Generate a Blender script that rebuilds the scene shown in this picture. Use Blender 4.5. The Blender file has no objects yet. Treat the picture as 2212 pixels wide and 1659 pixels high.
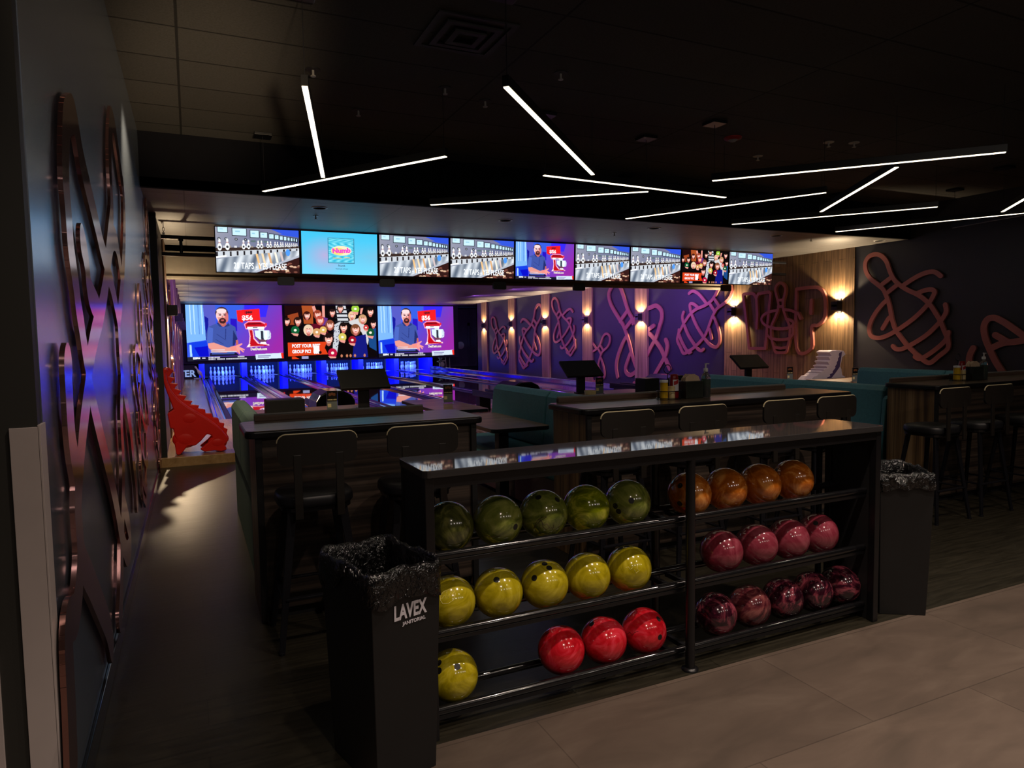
import bpy, bmesh, math, random
import numpy as np
from mathutils import Vector, Matrix
random.seed(7)
S = bpy.context.scene
C = S.collection
PI = math.pi
# ------------------------------------------------------------------ camera, world, exposure
W_PX, H_PX, F_PX = 2212.0, 1659.0, 1488.0
YAW, PIT, ROL, CAM_H = math.radians(24.9), math.radians(3.9), math.radians(-0.87), 1.6
def _cam(d):
    x, y, z = d
    xr = math.cos(YAW)*x - math.sin(YAW)*y; yf = math.sin(YAW)*x + math.cos(YAW)*y
    fz = math.cos(PIT)*yf - math.sin(PIT)*z; up = math.sin(PIT)*yf + math.cos(PIT)*z
    return (math.cos(ROL)*xr + math.sin(ROL)*up, math.sin(ROL)*xr - math.cos(ROL)*up, fz)
RC = np.array([_cam(e) for e in ((1, 0, 0), (0, 1, 0), (0, 0, 1))]).T      # rows: right, down, forward
CAM = np.array([0, 0, CAM_H])
cd = bpy.data.cameras.new('camera'); cam = bpy.data.objects.new('camera', cd); C.objects.link(cam)
cd.sensor_width = 36; cd.sensor_fit = 'HORIZONTAL'; cd.lens = F_PX/W_PX*36; cd.clip_end = 200; cd.clip_start = .05
m = Matrix([list(RC[0]), list(-RC[1]), list(-RC[2])]).transposed().to_4x4()
m.translation = Vector(CAM); cam.matrix_world = m
S.camera = cam
S.view_settings.view_transform = 'Standard'; S.view_settings.look = 'None'
S.view_settings.exposure = 0.0; S.view_settings.gamma = 1.0; S.view_settings.use_curve_mapping = False
wd = bpy.data.worlds.new('world'); S.world = wd; wd.use_nodes = True
wd.node_tree.nodes['Background'].inputs[0].default_value = (.6, .6, .8, 1)
wd.node_tree.nodes['Background'].inputs[1].default_value = 0.0008
cy = S.cycles
cy.use_denoising = True; cy.max_bounces = 6; cy.diffuse_bounces = 3; cy.glossy_bounces = 4; cy.transmission_bounces = 5
cy.sample_clamp_indirect = 3.0; cy.sample_clamp_direct = 0.0; cy.caustics_reflective = False; cy.caustics_refractive = False
cy.use_light_tree = True

def ray(px, py): return RC.T @ np.array([(px-W_PX/2)/F_PX, (py-H_PX/2)/F_PX, 1.0])
def at_z(px, py, z): d = ray(px, py); return Vector(d*((z-CAM_H)/d[2]) + CAM)      # the point of the room at height z
def at_y(px, py, y): d = ray(px, py); return Vector(d*(y/d[1]) + CAM)               # ... at depth y down the lanes
def at_x(px, py, x): d = ray(px, py); return Vector(d*(x/d[0]) + CAM)               # ... on a side wall

# ------------------------------------------------------------------ lamps of the room and added fill lamps
def lamp(name, kind, loc, energy, col, aim=None, **kw):
    l = bpy.data.lights.new(name, kind); l.energy = energy; l.color = col
    for k, v in kw.items(): setattr(l, k, v)
    o = bpy.data.objects.new(name, l); C.objects.link(o); o.location = loc
    if aim is not None: o.rotation_euler = (Vector(aim)-Vector(loc)).to_track_quat('-Z', 'Y').to_euler()
    return o
WARM, PINKY = (1, .74, .45), (1, .80, .66)
# ceiling downlights over the lobby, behind and above the camera
for i, (x, y, e) in enumerate(((.9, 1.5, 90), (2.5, 1.55, 170), (4.3, 1.6, 190), (6.2, 1.4, 110), (3.2, -.4, 180), (5.2, -.6, 180), (.9, -.6, 330))):
    lamp('lobby_downlight', 'SPOT', (x, y, 3.76), e, PINKY, (x, y+.02, 0), spot_size=math.radians(104), spot_blend=.7, shadow_soft_size=.05)
# unseen point lamps added behind the camera to lift the shadows
for x in (.6, 2.0, 3.4, 4.8, 6.2): lamp('lobby_fill', 'POINT', (x, -2.5, 3.5), 22, (1, .86, .74), shadow_soft_size=.07)
# unseen spot added behind the camera to warm the ceiling by the mural wall
lamp('ceiling_fill', 'SPOT', (.55, -3.2, 1.0), 6000, WARM, (.15, 6.8, 3.8), spot_size=math.radians(11), spot_blend=.9, shadow_soft_size=.3)
lamp('ramp_fill', 'SPOT', (8.6, 6.3, 3.76), 170, (1, .82, .74), (10.7, 9.2, .9), spot_size=math.radians(50), spot_blend=.7, shadow_soft_size=.06)  # unseen spot added to brighten the pale ramp and the tables near it
# unseen violet area lamps added behind the bulkhead, shining down the lanes
for x in (1.5, 4.3, 7.1, 9.9):
    lamp('lane_violet_fill', 'AREA', (x, 13.25, 2.95), 150, (.34, .16, 1), (x+1.0, 24, 2.7), shape='RECTANGLE', size=2.0, size_y=.12)
for y in (16.5, 20, 23.5):
    lamp('wall_violet_fill', 'AREA', (9.3, y, 3.02), 60, (.46, .15, 1), (11.7, y+.4, 1.2), shape='RECTANGLE', size=.15, size_y=2.5)  # unseen violet lamps added to tint the wall with timber columns
# unseen warm spot added over the aisle to light dinosaur, bench and floor
lamp('aisle_fill', 'SPOT', (-.05, 6.2, 3.76), 210, (1, .78, .5), (.05, 7.6, 0), spot_size=math.radians(96), spot_blend=.6, shadow_soft_size=.06)

# ------------------------------------------------------------------ materials
def lin(c):
    c = np.asarray(c, float)/255.0
    return np.where(c <= .04045, c/12.92, ((c+.055)/1.055)**2.4)
def rgb(r, g, b): return tuple(float(v) for v in lin((r, g, b)))
MATS = {}
class NT:
    def __init__(s, name):
        s.m = bpy.data.materials.new(name); s.m.use_nodes = True; s.t = s.m.node_tree
        s.b = s.t.nodes['Principled BSDF']; s.out = s.t.nodes['Material Output']; MATS[name] = s.m
    def n(s, t, **kw):
        x = s.t.nodes.new(t)
        for k, v in kw.items(): setattr(x, k, v)
        return x
    def l(s, a, b): s.t.links.new(a, b)
    def coords(s, sc=(1, 1, 1), rot=(0, 0, 0)):
        tc = s.n('ShaderNodeTexCoord'); mp = s.n('ShaderNodeMapping')
        mp.inputs['Scale'].default_value = sc; mp.inputs['Rotation'].default_value = rot
        s.l(tc.outputs['Object'], mp.inputs['Vector']); return mp.outputs['Vector']
    def ramp(s, fac, stops):
        r = s.n('ShaderNodeValToRGB'); e = r.color_ramp.elements
        while len(e) < len(stops): e.new(.5)
        for i, (p, c) in enumerate(stops): e[i].position = p; e[i].color = (*c, 1)
        s.l(fac, r.inputs['Fac']); return r.outputs['Color']
    def noise(s, vec, scale=5, detail=4, rough=.55, dist=0.0):
        x = s.n('ShaderNodeTexNoise'); s.l(vec, x.inputs['Vector'])
        x.inputs['Scale'].default_value = scale; x.inputs['Detail'].default_value = detail
        x.inputs['Roughness'].default_value = rough; x.inputs['Distortion'].default_value = dist
        return x.outputs['Fac']
    def bump(s, h, strength=.2, dist=.002):
        b = s.n('ShaderNodeBump'); b.inputs['Strength'].default_value = strength; b.inputs['Distance'].default_value = dist
        s.l(h, b.inputs['Height']); s.l(b.outputs['Normal'], s.b.inputs['Normal'])
    def mul(s, a, b):
        x = s.n('ShaderNodeMix', data_type='RGBA', blend_type='MULTIPLY'); x.inputs[0].default_value = 1
        s.l(a, x.inputs[6]); s.l(b, x.inputs[7]); return x.outputs[2]
    def setp(s, rough=.5, metal=0, spec=.5, coat=0, trans=0, ior=None, crough=.03):
        b = s.b.inputs
        b['Roughness'].default_value = rough; b['Metallic'].default_value = metal
        b['Specular IOR Level'].default_value = spec; b['Coat Weight'].default_value = coat; b['Coat Roughness'].default_value = crough
        b['Transmission Weight'].default_value = trans
        if ior: b['IOR'].default_value = ior
def plain(name, col, rough=.5, metal=0, spec=.5, coat=0, var=.12, scale=6, trans=0, emit=None, es=0, ior=None):
    s = NT(name); s.setp(rough, metal, spec, coat, trans, ior)
    c = Vector(col); f = s.noise(s.coords(), scale)
    s.l(s.ramp(f, ((.3, c*(1-var)), (.7, c*(1+var)))), s.b.inputs['Base Color'])
    if emit: s.b.inputs['Emission Color'].default_value = (*emit, 1); s.b.inputs['Emission Strength'].default_value = es
    return s.m
def grain(name, stops, axis, scale=18, rough=.45, spec=.5, coat=0, stretch=24, bump=.15, crough=.03):
    # long wood grain running along one axis
    s = NT(name); s.setp(rough, 0, spec, coat, crough=crough)
    sc = [1, 1, 1]; sc['xyz'.index(axis)] = 1/stretch
    v = s.coords(sc); f = s.noise(v, scale, 5, .6, .3)
    s.l(s.ramp(f, stops), s.b.inputs['Base Color']); s.bump(f, bump, .001); return s.m
def planks(name, stops, row, length, seam, rough=.4, spec=.5, rotz=0, off=.5, mortar=.004, g_scale=30, stretch=(.08, 1, 1), bump=.3, coat=0, rough_var=0):
    # boards or tiles: brick pattern with thin seams over a stretched grain; rows run along x before rotation
    s = NT(name); s.setp(rough, 0, spec, coat)
    v = s.coords((1, 1, 1), (0, 0, rotz))
    b = s.n('ShaderNodeTexBrick', offset=off); s.l(v, b.inputs['Vector'])
    b.inputs['Scale'].default_value = 1; b.inputs['Brick Width'].default_value = length; b.inputs['Row Height'].default_value = row
    b.inputs['Mortar Size'].default_value = mortar; b.inputs['Mortar Smooth'].default_value = .2; b.inputs['Bias'].default_value = 0
    b.inputs['Color1'].default_value = (.86, .86, .86, 1); b.inputs['Color2'].default_value = (1.08, 1.08, 1.08, 1); b.inputs['Mortar'].default_value = (*seam, 1)
    g = s.noise(s.coords(stretch, (0, 0, rotz)), g_scale, 6, .62, .5)
    s.l(s.mul(s.ramp(g, stops), b.outputs['Color']), s.b.inputs['Base Color'])
    s.bump(g, bump, .0012)
    if rough_var:
        r = s.n('ShaderNodeMapRange'); s.l(g, r.inputs['Value']); r.inputs['To Min'].default_value = rough-rough_var; r.inputs['To Max'].default_value = rough+rough_var
        s.l(r.outputs[0], s.b.inputs['Roughness'])
    return s.m
def swirl(name, c1, c2, c3, scale=9, dist=3.2):
    # polished marbled bowling-ball resin
    s = NT(name); s.setp(.13, 0, .5, .6)
    f = s.noise(s.coords((1, 1, 1.6)), scale, 5, .6, dist)
    s.l(s.ramp(f, ((.36, c1), (.5, c2), (.64, c3))), s.b.inputs['Base Color']); return s.m
def glow(name, col, strength, both=False):
    s = NT(name); e = s.n('ShaderNodeEmission'); e.inputs[0].default_value = (*col, 1); e.inputs[1].default_value = strength
    s.l(e.outputs[0], s.out.inputs['Surface']); return s.m

plain('black_metal', rgb(16, 16, 19), .3, .0, .5)
plain('black_gloss', rgb(16, 16, 18), .16, 0, .5, .4)
plain('black_matte', rgb(15, 15, 17), .6)
plain('bin_plastic', rgb(17, 17, 18), .5)
plain('gunmetal', rgb(36, 36, 42), .38, .6)
plain('white_plastic', rgb(228, 226, 224), .35)
plain('guard_white', rgb(196, 184, 180), .5, var=.04)
plain('white_gloss', rgb(238, 238, 238), .15, coat=.5, var=.03)
plain('chrome', (.8, .8, .8), .12, 1)
plain('lane_wall', rgb(40, 38, 47), .42, var=.05)
plain('slate_wall', (.44, .52, .66), .27, .9, 1.0, var=.04, scale=3)
plain('pillar_wall', rgb(50, 49, 45), .6, var=.05, scale=3)
plain('black_wall', rgb(38, 38, 42), .5, 0, .5, var=.06, scale=2)
plain('soffit_black', (.0012, .0012, .0025), .9, spec=.1)
plain('bulkhead_beige', rgb(108, 102, 92), .7)
plain('back_wall_taupe', rgb(92, 86, 76), .7)
plain('rose_copper', rgb(200, 150, 142), .15, .95, .5, var=.05)
plain('copper_paint', rgb(168, 100, 88), .40, .25, .5, var=.05)
plain('teal_vinyl', rgb(92, 156, 172), .55, var=.1, scale=40)
plain('teal_cloth', rgb(74, 98, 92), .7, var=.12, scale=60)
plain('plum_vinyl', rgb(70, 44, 56), .5)
plain('seat_vinyl', rgb(18, 18, 22), .42)
plain('backrest_wood', rgb(26, 22, 18), .45)
plain('edge_band', rgb(20, 19, 22), .3)
plain('red_plastic', rgb(226, 34, 26), .36, var=.05)
plain('lilac_plastic', rgb(222, 206, 216), .45, var=.03)
plain('violet_plastic', rgb(78, 62, 104), .6)
plain('mustard_yellow', rgb(232, 186, 36), .3)
plain('ketchup_red', rgb(132, 18, 24), .28)
plain('label_white', rgb(222, 222, 226), .5, var=.02)
plain('label_red', rgb(178, 40, 48), .5)
plain('bright_edge', rgb(196, 184, 146), .4)
plain('cream_jar', rgb(206, 186, 134), .4)
plain('napkin_paper', rgb(214, 186, 156), .85)
plain('dispenser', rgb(42, 46, 42), .3)
plain('sanitizer', rgb(96, 214, 150), .12, trans=.15, ior=1.36)
plain('clear_plastic', (.95, .97, 1), .05, trans=.95, ior=1.3)
plain('sign_black', rgb(22, 19, 18), .3)
plain('sign_orange', rgb(122, 74, 48), .4)
plain('sign_grey', rgb(112, 122, 124), .35)
plain('sign_cream', rgb(226, 214, 160), .5)
plain('vent_grey', rgb(24, 23, 26), .6)
plain('fitting_pale', rgb(150, 148, 146), .4)
plain('alarm_red', rgb(150, 22, 22), .35)
plain('pin_white', rgb(236, 236, 240), .2, coat=.5, var=.02)
plain('pin_stripe', rgb(190, 30, 40), .3)
plain('gutter_grey', rgb(120, 114, 136), .12, .7, .6)
plain('divider_cap', rgb(96, 88, 130), .10, .6, .8)
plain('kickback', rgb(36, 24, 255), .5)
plain('pale_stand', rgb(200, 206, 220), .5)
plain('deck_board', rgb(150, 128, 108), .25)
plain('curtain_dark', rgb(9, 10, 30), .8)
plain('hole_dark', rgb(14, 12, 10), .6)
plain('engrave_dark', rgb(60, 34, 26), .5)
plain('engrave_pale', rgb(236, 222, 130), .5)
def crinkle():
    s = NT('bag_plastic'); s.setp(.16, 0, .8); s.b.inputs['Base Color'].default_value = (.003, .003, .0035, 1)
    s.bump(s.noise(s.coords((1, 1, .6)), 55, 3, .55, 1.2), 1.0, .012)
crinkle()
plain('logo_white', rgb(212, 208, 216), .5, var=.02)
plain('mechanism', rgb(150, 138, 88), .4, .4)
grain('ledge_wood', ((.3, rgb(88, 70, 60)), (.6, rgb(122, 98, 84)), (.75, rgb(140, 116, 100))), 'x', 22)
grain('counter_top', ((.3, rgb(128, 112, 96)), (.55, rgb(158, 140, 120)), (.75, rgb(178, 160, 140))), 'x', 20, .28, 1.0, 0, stretch=30, bump=.0).node_tree.nodes['Principled BSDF'].inputs['Metallic'].default_value = .85
grain('zebra_upright', ((.36, rgb(76, 56, 36)), (.5, rgb(138, 108, 72)), (.62, rgb(176, 144, 104))), 'z', 26, .45, stretch=60)
grain('zebra_level', ((.36, rgb(34, 28, 25)), (.5, rgb(60, 50, 43)), (.64, rgb(88, 74, 64))), 'x', 26, .5, stretch=60)
grain('table_wood', ((.34, rgb(112, 82, 62)), (.55, rgb(168, 132, 104)), (.7, rgb(188, 154, 126))), 'x', 22, .28, stretch=40, bump=.05)
grain('column_wood', ((.3, rgb(84, 62, 42)), (.55, rgb(136, 104, 74)), (.75, rgb(164, 132, 98))), 'z', 12, .5, stretch=20)
grain('approach_wood', ((.3, rgb(140, 108, 72)), (.55, rgb(168, 134, 94)), (.75, rgb(184, 152, 112))), 'y', 10, .22, .4, 0, stretch=16, bump=.03)
grain('lane_wood', ((.3, rgb(66, 44, 36)), (.55, rgb(92, 62, 50)), (.75, rgb(112, 78, 64))), 'y', 16, .03, 1.0, .8, stretch=40, bump=0, crough=.01)
grain('rack_top', ((.3, rgb(24, 22, 24)), (.6, rgb(40, 37, 38)), (.8, rgb(54, 50, 50))), 'x', 30, .6, .5, 1.0, stretch=40, bump=.0)
planks('floor_tile', ((.3, rgb(76, 66, 58)), (.5, rgb(88, 76, 67)), (.72, rgb(100, 88, 78))), .62, 1.24, (.62, .62, .62), .5, .35, mortar=.003, g_scale=5, stretch=(.35, 1, 1), bump=.08)
planks('floor_plank', ((.3, rgb(28, 26, 19)), (.52, rgb(40, 37, 28)), (.74, rgb(51, 47, 36))), .235, 1.5, (.45, .45, .45), .36, .5, mortar=.003, g_scale=34, stretch=(.1, 1, 1), bump=.55, rough_var=.1)
planks('ceiling_tile', ((.35, rgb(66, 64, 62)), (.5, rgb(72, 70, 68)), (.7, rgb(78, 76, 74))), .61, 2.44, (.25, .25, .25), .75, .2, off=0, mortar=.011, g_scale=60, stretch=(1, 1, 1), bump=.15)
planks('lower_ceiling', ((.35, rgb(92, 90, 88)), (.5, rgb(100, 98, 96)), (.7, rgb(106, 104, 102))), .61, 1.22, (.35, .35, .35), .5, .5, off=0, mortar=.008, g_scale=60, stretch=(1, 1, 1), bump=.1)
planks('lane_ceiling', ((.35, rgb(150, 144, 148)), (.5, rgb(158, 152, 156)), (.7, rgb(164, 158, 162))), .61, 1.83, (.6, .6, .6), .45, .5, off=0, mortar=.01, g_scale=60, stretch=(1, 1, 1), bump=.1)
def upright_boards():
    s = NT('wall_boards'); s.setp(.5, 0, .4)
    tc = s.n('ShaderNodeTexCoord'); sp = s.n('ShaderNodeSeparateXYZ'); s.l(tc.outputs['Object'], sp.inputs[0])
    cb = s.n('ShaderNodeCombineXYZ'); s.l(sp.outputs['Z'], cb.inputs[0]); s.l(sp.outputs['Y'], cb.inputs[1])
    b = s.n('ShaderNodeTexBrick', offset=.37); s.l(cb.outputs[0], b.inputs['Vector']); b.inputs['Scale'].default_value = 1
    b.inputs['Brick Width'].default_value = 1.15; b.inputs['Row Height'].default_value = .165; b.inputs['Mortar Size'].default_value = .004
    b.inputs['Color1'].default_value = (.72, .72, .72, 1); b.inputs['Color2'].default_value = (1.1, 1.1, 1.1, 1); b.inputs['Mortar'].default_value = (.35, .35, .35, 1)
    g = s.noise(s.coords((1, 1, .06)), 22, 5, .6, .5)
    s.l(s.mul(s.ramp(g, ((.3, rgb(86, 66, 44)), (.55, rgb(124, 98, 68)), (.75, rgb(150, 122, 90)))), b.outputs['Color']), s.b.inputs['Base Color'])
    s.bump(g, .2, .001)
upright_boards()
swirl('ball_olive', rgb(56, 60, 26), rgb(76, 80, 36), rgb(116, 116, 62), 8, 2.4)
swirl('ball_green', rgb(72, 84, 30), rgb(112, 122, 50), rgb(150, 154, 78), 6, 1.6)
swirl('ball_lime', rgb(86, 98, 8), rgb(126, 138, 14), rgb(190, 190, 60), 7, 2.4)
swirl('ball_yellow', rgb(152, 138, 12), rgb(182, 166, 26), rgb(204, 188, 52), 6, 2.0)
swirl('ball_orange', rgb(158, 82, 18), rgb(188, 104, 28), rgb(222, 150, 76), 7, 2.6)
swirl('ball_red', rgb(176, 16, 28), rgb(206, 28, 42), rgb(226, 60, 78), 6, 2.4)
swirl('ball_pink', rgb(112, 36, 50), rgb(132, 48, 64), rgb(150, 70, 84), 6, 2.0)
swirl('ball_maroon', rgb(24, 6, 14), rgb(52, 16, 30), rgb(138, 60, 74), 7, 3.0)
swirl('ball_plum', rgb(52, 18, 26), rgb(92, 38, 46), rgb(134, 76, 74), 7, 2.4)
glow('lamp_glow', (1, .86, .62), 3.6)
glow('sconce_glow', (1, .74, .42), 9)
glow('blue_tube', (.02, .05, 1), 14)
glow('sign_glow', (.35, .5, 1), .7)
def picture_mat():
    s = NT('picture_glow'); a = s.n('ShaderNodeVertexColor'); a.layer_name = 'Col'
    e = s.n('ShaderNodeEmission'); e.inputs[1].default_value = 1.2
    s.l(a.outputs['Color'], e.inputs[0]); s.l(e.outputs[0], s.out.inputs['Surface'])
picture_mat()
glow('caption_white', (.92, .97, 1), 1.1); glow('caption_cream', (1, .93, .72), 1.0); glow('caption_dark', (.01, .012, .02), 1); glow('caption_pink', rgb(240, 70, 200), 1.1)

# ------------------------------------------------------------------ mesh helpers
class MB:
    def __init__(s): s.v = []; s.f = []; s.sm = []
    def add(s, vs, fs, smooth=False):
        o = len(s.v); s.v += [tuple(v) for v in vs]; s.f += [tuple(i+o for i in f) for f in fs]; s.sm += [smooth]*len(fs); return s
    def box(s, lo, hi, M=None):
        x0, y0, z0 = lo; x1, y1, z1 = hi
        vs = [Vector(p) for p in ((x0, y0, z0), (x1, y0, z0), (x1, y1, z0), (x0, y1, z0), (x0, y0, z1), (x1, y0, z1), (x1, y1, z1), (x0, y1, z1))]
        if M is not None: vs = [M @ v for v in vs]
        return s.add(vs, ((0, 3, 2, 1), (4, 5, 6, 7), (0, 1, 5, 4), (1, 2, 6, 5), (2, 3, 7, 6), (3, 0, 4, 7)))
    def bar(s, a, b, w, h=None, up=(0, 0, 1), w2=None, h2=None):
        # rectangular bar from a to b, tapering to w2 x h2
        a, b = Vector(a), Vector(b); h = h or w; w2 = w2 or w; h2 = h2 or h
        d = (b-a).normalized(); u = Vector(up)
        if abs(d.dot(u)) > .98: u = Vector((0, 1, 0))
        r = d.cross(u).normalized(); u = r.cross(d)
        vs = [a+r*(i*w/2)+u*(j*h/2) for i, j in ((-1, -1), (1, -1), (1, 1), (-1, 1))] + [b+r*(i*w2/2)+u*(j*h2/2) for i, j in ((-1, -1), (1, -1), (1, 1), (-1, 1))]
        return s.add(vs, ((3, 2, 1, 0), (4, 5, 6, 7), (0, 1, 5, 4), (1, 2, 6, 5), (2, 3, 7, 6), (3, 0, 4, 7)))
    def tube(s, pts, r, n=10, closed=False):
        pts = [Vector(p) for p in pts]; k = len(pts); vs = []; fs = []
        rr = r if hasattr(r, '__len__') else [r]*k
        u = None
        for i, p in enumerate(pts):
            a = pts[i-1] if (i or closed) else p; b = pts[(i+1) % k] if (i < k-1 or closed) else p
            d = (b-a).normalized()
            if u is None:
                u = Vector((0, 0, 1)) if abs(d.z) < .9 else Vector((0, 1, 0))
            u = (u - d*u.dot(d)).normalized(); w = d.cross(u)
            vs += [p + (u*math.cos(2*PI*j/n) + w*math.sin(2*PI*j/n))*rr[i] for j in range(n)]
        for i in range(k if closed else k-1):
            for j in range(n):
                a, b = i*n+j, i*n+(j+1) % n; c, d2 = ((i+1) % k)*n+(j+1) % n, ((i+1) % k)*n+j
                fs.append((a, b, c, d2))
        s.add(vs, fs, True)
        if not closed: s.add(vs[:n], (tuple(range(n))[::-1],)); s.add(vs[-n:], (tuple(range(n)),))
        return s
    def cyl(s, a, b, r, n=20): return s.tube((a, b), r, n)
    def lathe(s, prof, n=28, at=(0, 0, 0), M=None):
        vs = []; fs = []; k = len(prof)
        for r, z in prof:
            for j in range(n): vs.append(Vector((at[0]+r*math.cos(2*PI*j/n), at[1]+r*math.sin(2*PI*j/n), at[2]+z)))
        if M is not None: vs = [M @ v for v in vs]
        for i in range(k-1):
            for j in range(n): fs.append((i*n+j, i*n+(j+1) % n, (i+1)*n+(j+1) % n, (i+1)*n+j))
        s.add(vs, fs, True)
        if prof[0][0] > 1e-5: s.add(vs[:n], (tuple(range(n))[::-1],))
        if prof[-1][0] > 1e-5: s.add(vs[-n:], (tuple(range(n)),))
        return s
    def prism(s, poly, f0, f1):
        # poly: 2-D points; f0/f1 map a 2-D point to the two end faces
        a = [Vector(f0(p)) for p in poly]; b = [Vector(f1(p)) for p in poly]; n = len(poly)
        return s.add(a+b, [tuple(range(n))[::-1], tuple(range(n, 2*n))] + [(i, (i+1) % n, n+(i+1) % n, n+i) for i in range(n)])
    def ball(s, c, r, n=24, k=14, sc=(1, 1, 1)):
        return s.lathe([(r*math.sin(PI*i/k)+1e-6*(i in (0, k)), -r*math.cos(PI*i/k)) for i in range(k+1)], n, (0, 0, 0), Matrix.Translation(c) @ Matrix.Diagonal((*sc, 1)))
    def build(s, name, mat, parent=None, bevel=0, local=False, smooth=None, seg=2, weld=0):
        me = bpy.data.meshes.new(name); me.from_pydata(s.v, [], s.f)
        me.polygons.foreach_set('use_smooth', s.sm if smooth is None else [smooth]*len(s.sm))
        b = bmesh.new(); b.from_mesh(me); (bmesh.ops.remove_doubles(b, verts=b.verts, dist=weld) if weld else None); bmesh.ops.recalc_face_normals(b, faces=b.faces); b.to_mesh(me); b.free()
        if weld: me.polygons.foreach_set('use_smooth', [True]*len(me.polygons)); me.set_sharp_from_angle(angle=math.radians(38))
        me.materials.append(MATS[mat]); o = bpy.data.objects.new(name, me); C.objects.link(o)
        if parent is not None:
            o.parent = parent
            if not local: o.location = -wloc(parent)
        if bevel:
            md = o.modifiers.new('edge', 'BEVEL'); md.width = bevel; md.segments = seg; md.limit_method = 'ANGLE'; md.angle_limit = math.radians(40)
        return o
def wloc(o):
    v = Vector(o.location)
    while o.parent: o = o.parent; v += Vector(o.location)
    return v
def tag(o, label, cat, group=None):
    o['label'] = label; o['category'] = cat
    if group: o['group'] = group
    return o
def thing(name, loc, label, cat, group=None, rz=0):
    o = bpy.data.objects.new(name, None); o.empty_display_size = .1; C.objects.link(o); o.location = loc; o.rotation_euler = (0, 0, rz)
    return tag(o, label, cat, group)
def struct(mb, name, mat, bevel=0):
    o = mb.build(name, mat, None, bevel); o['kind'] = 'structure'; return o
def dup(root, loc, label, group=None, rz=None, name=None):
    def cp(o, par):
        c = o.copy(); C.objects.link(c)
        if par: c.parent = par
        for ch in o.children: cp(ch, c)
        return c
    r = cp(root, None); r.location = loc; r['label'] = label
    if group: r['group'] = group
    if rz is not None: r.rotation_euler = (0, 0, rz)
    return r
def rounded(w, h, r, n=5, cx=0, cy_=0):
    pts = []
    for sx, sy, a0 in ((1, 1, 0), (-1, 1, PI/2), (-1, -1, PI), (1, -1, 3*PI/2)):
        for i in range(n+1):
            a = a0 + PI/2*i/n; pts.append((cx+sx*(w/2-r)+r*math.cos(a), cy_+sy*(h/2-r)+r*math.sin(a)))
    return pts
def smooth_path(pts, n=6):
    # Catmull-Rom through 2-D points
    P = [np.array(p, float) for p in pts]; out = []
    for i in range(len(P)-1):
        p0, p1, p2, p3 = P[max(i-1, 0)], P[i], P[i+1], P[min(i+2, len(P)-1)]
        for k in range(n):
            t = k/n; out.append(.5*((2*p1) + (-p0+p2)*t + (2*p0-5*p1+4*p2-p3)*t*t + (-p0+3*p1-3*p2+p3)*t**3))
    out.append(P[-1]); return out
from mathutils.geometry import delaunay_2d_cdt
def union2d(strokes, w, sm=6):
    # one clean outline of overlapping round-ended bands: vertices, triangles, boundary edges
    V, F = [], []
    def poly(ps): F.append(list(range(len(V), len(V)+len(ps)))); V.extend(Vector((float(p[0]), float(p[1]))) for p in ps)
    for st in strokes:
        P = smooth_path(st, sm) if len(st) > 2 and sm else [np.array(p, float) for p in st]
        K = [P[0]]
        for p in P[1:]:
            if np.linalg.norm(p-K[-1]) > w*.15: K.append(p)
        for p, q in zip(K, K[1:]):
            d = (q-p)/np.linalg.norm(q-p); nn = np.array((-d[1], d[0]))*w/2; poly((p-nn, q-nn, q+nn, p+nn))
        for i, p in enumerate(K): poly([p+np.array((math.cos(t), math.sin(t)))*w*.4995 for t in np.linspace(0, 2*PI, 15)[:-1]+.1*i])
    v, e, f, _, _, of = delaunay_2d_cdt(V, [], F, 0, 1e-5)
    T = [t for t, o in zip(f, of) if o]
    cnt = {}
    for t in T:
        for a, b in zip(t, t[1:]+t[:1]): cnt[frozenset((a, b))] = cnt.get(frozenset((a, b)), 0)+1
    E = [(a, b) for t in T for a, b in zip(t, t[1:]+t[:1]) if cnt[frozenset((a, b))] == 1]
    return [np.array(p) for p in v], T, E
def raise_shape(mb, U, to3, d0, d1, f=None):
    V, T, E = U; n = len(V); V = [f(p) for p in V] if f else V
    return mb.add([to3(p, d1) for p in V]+[to3(p, d0) for p in V], list(T)+[(a, n+a, n+b, b) for a, b in E])
def text(name, s, size, mat, parent, M, bold=.0, depth=.0006, align='CENTER', width=None):
    cu = bpy.data.curves.new(name, 'FONT'); cu.body = s; cu.size = size; cu.align_x = align; cu.align_y = 'CENTER'
    cu.offset = bold*size; cu.extrude = depth; cu.resolution_u = 3
    t = bpy.data.objects.new('tmp', cu); C.objects.link(t)
    me = bpy.data.meshes.new_from_object(t.evaluated_get(bpy.context.evaluated_depsgraph_get())); me.name = name
    bpy.data.objects.remove(t); bpy.data.curves.remove(cu)
    if width:
        xs = [v.co.x for v in me.vertices]; k = width/max(max(xs)-min(xs), 1e-6)
        for v in me.vertices: v.co.x *= k
    me.materials.clear(); me.materials.append(MATS[mat])
    o = bpy.data.objects.new(name, me); C.objects.link(o)
    if parent is not None: o.parent = parent
    o.matrix_local = M if isinstance(M, Matrix) else Matrix(M); return o
def frame_M(o, x, y):
    # matrix with origin o, text direction x and up direction y
    x = Vector(x).normalized(); y = Vector(y).normalized(); z = x.cross(y)
    m = Matrix((x, y, z)).transposed().to_4x4(); m.translation = Vector(o); return m
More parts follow.
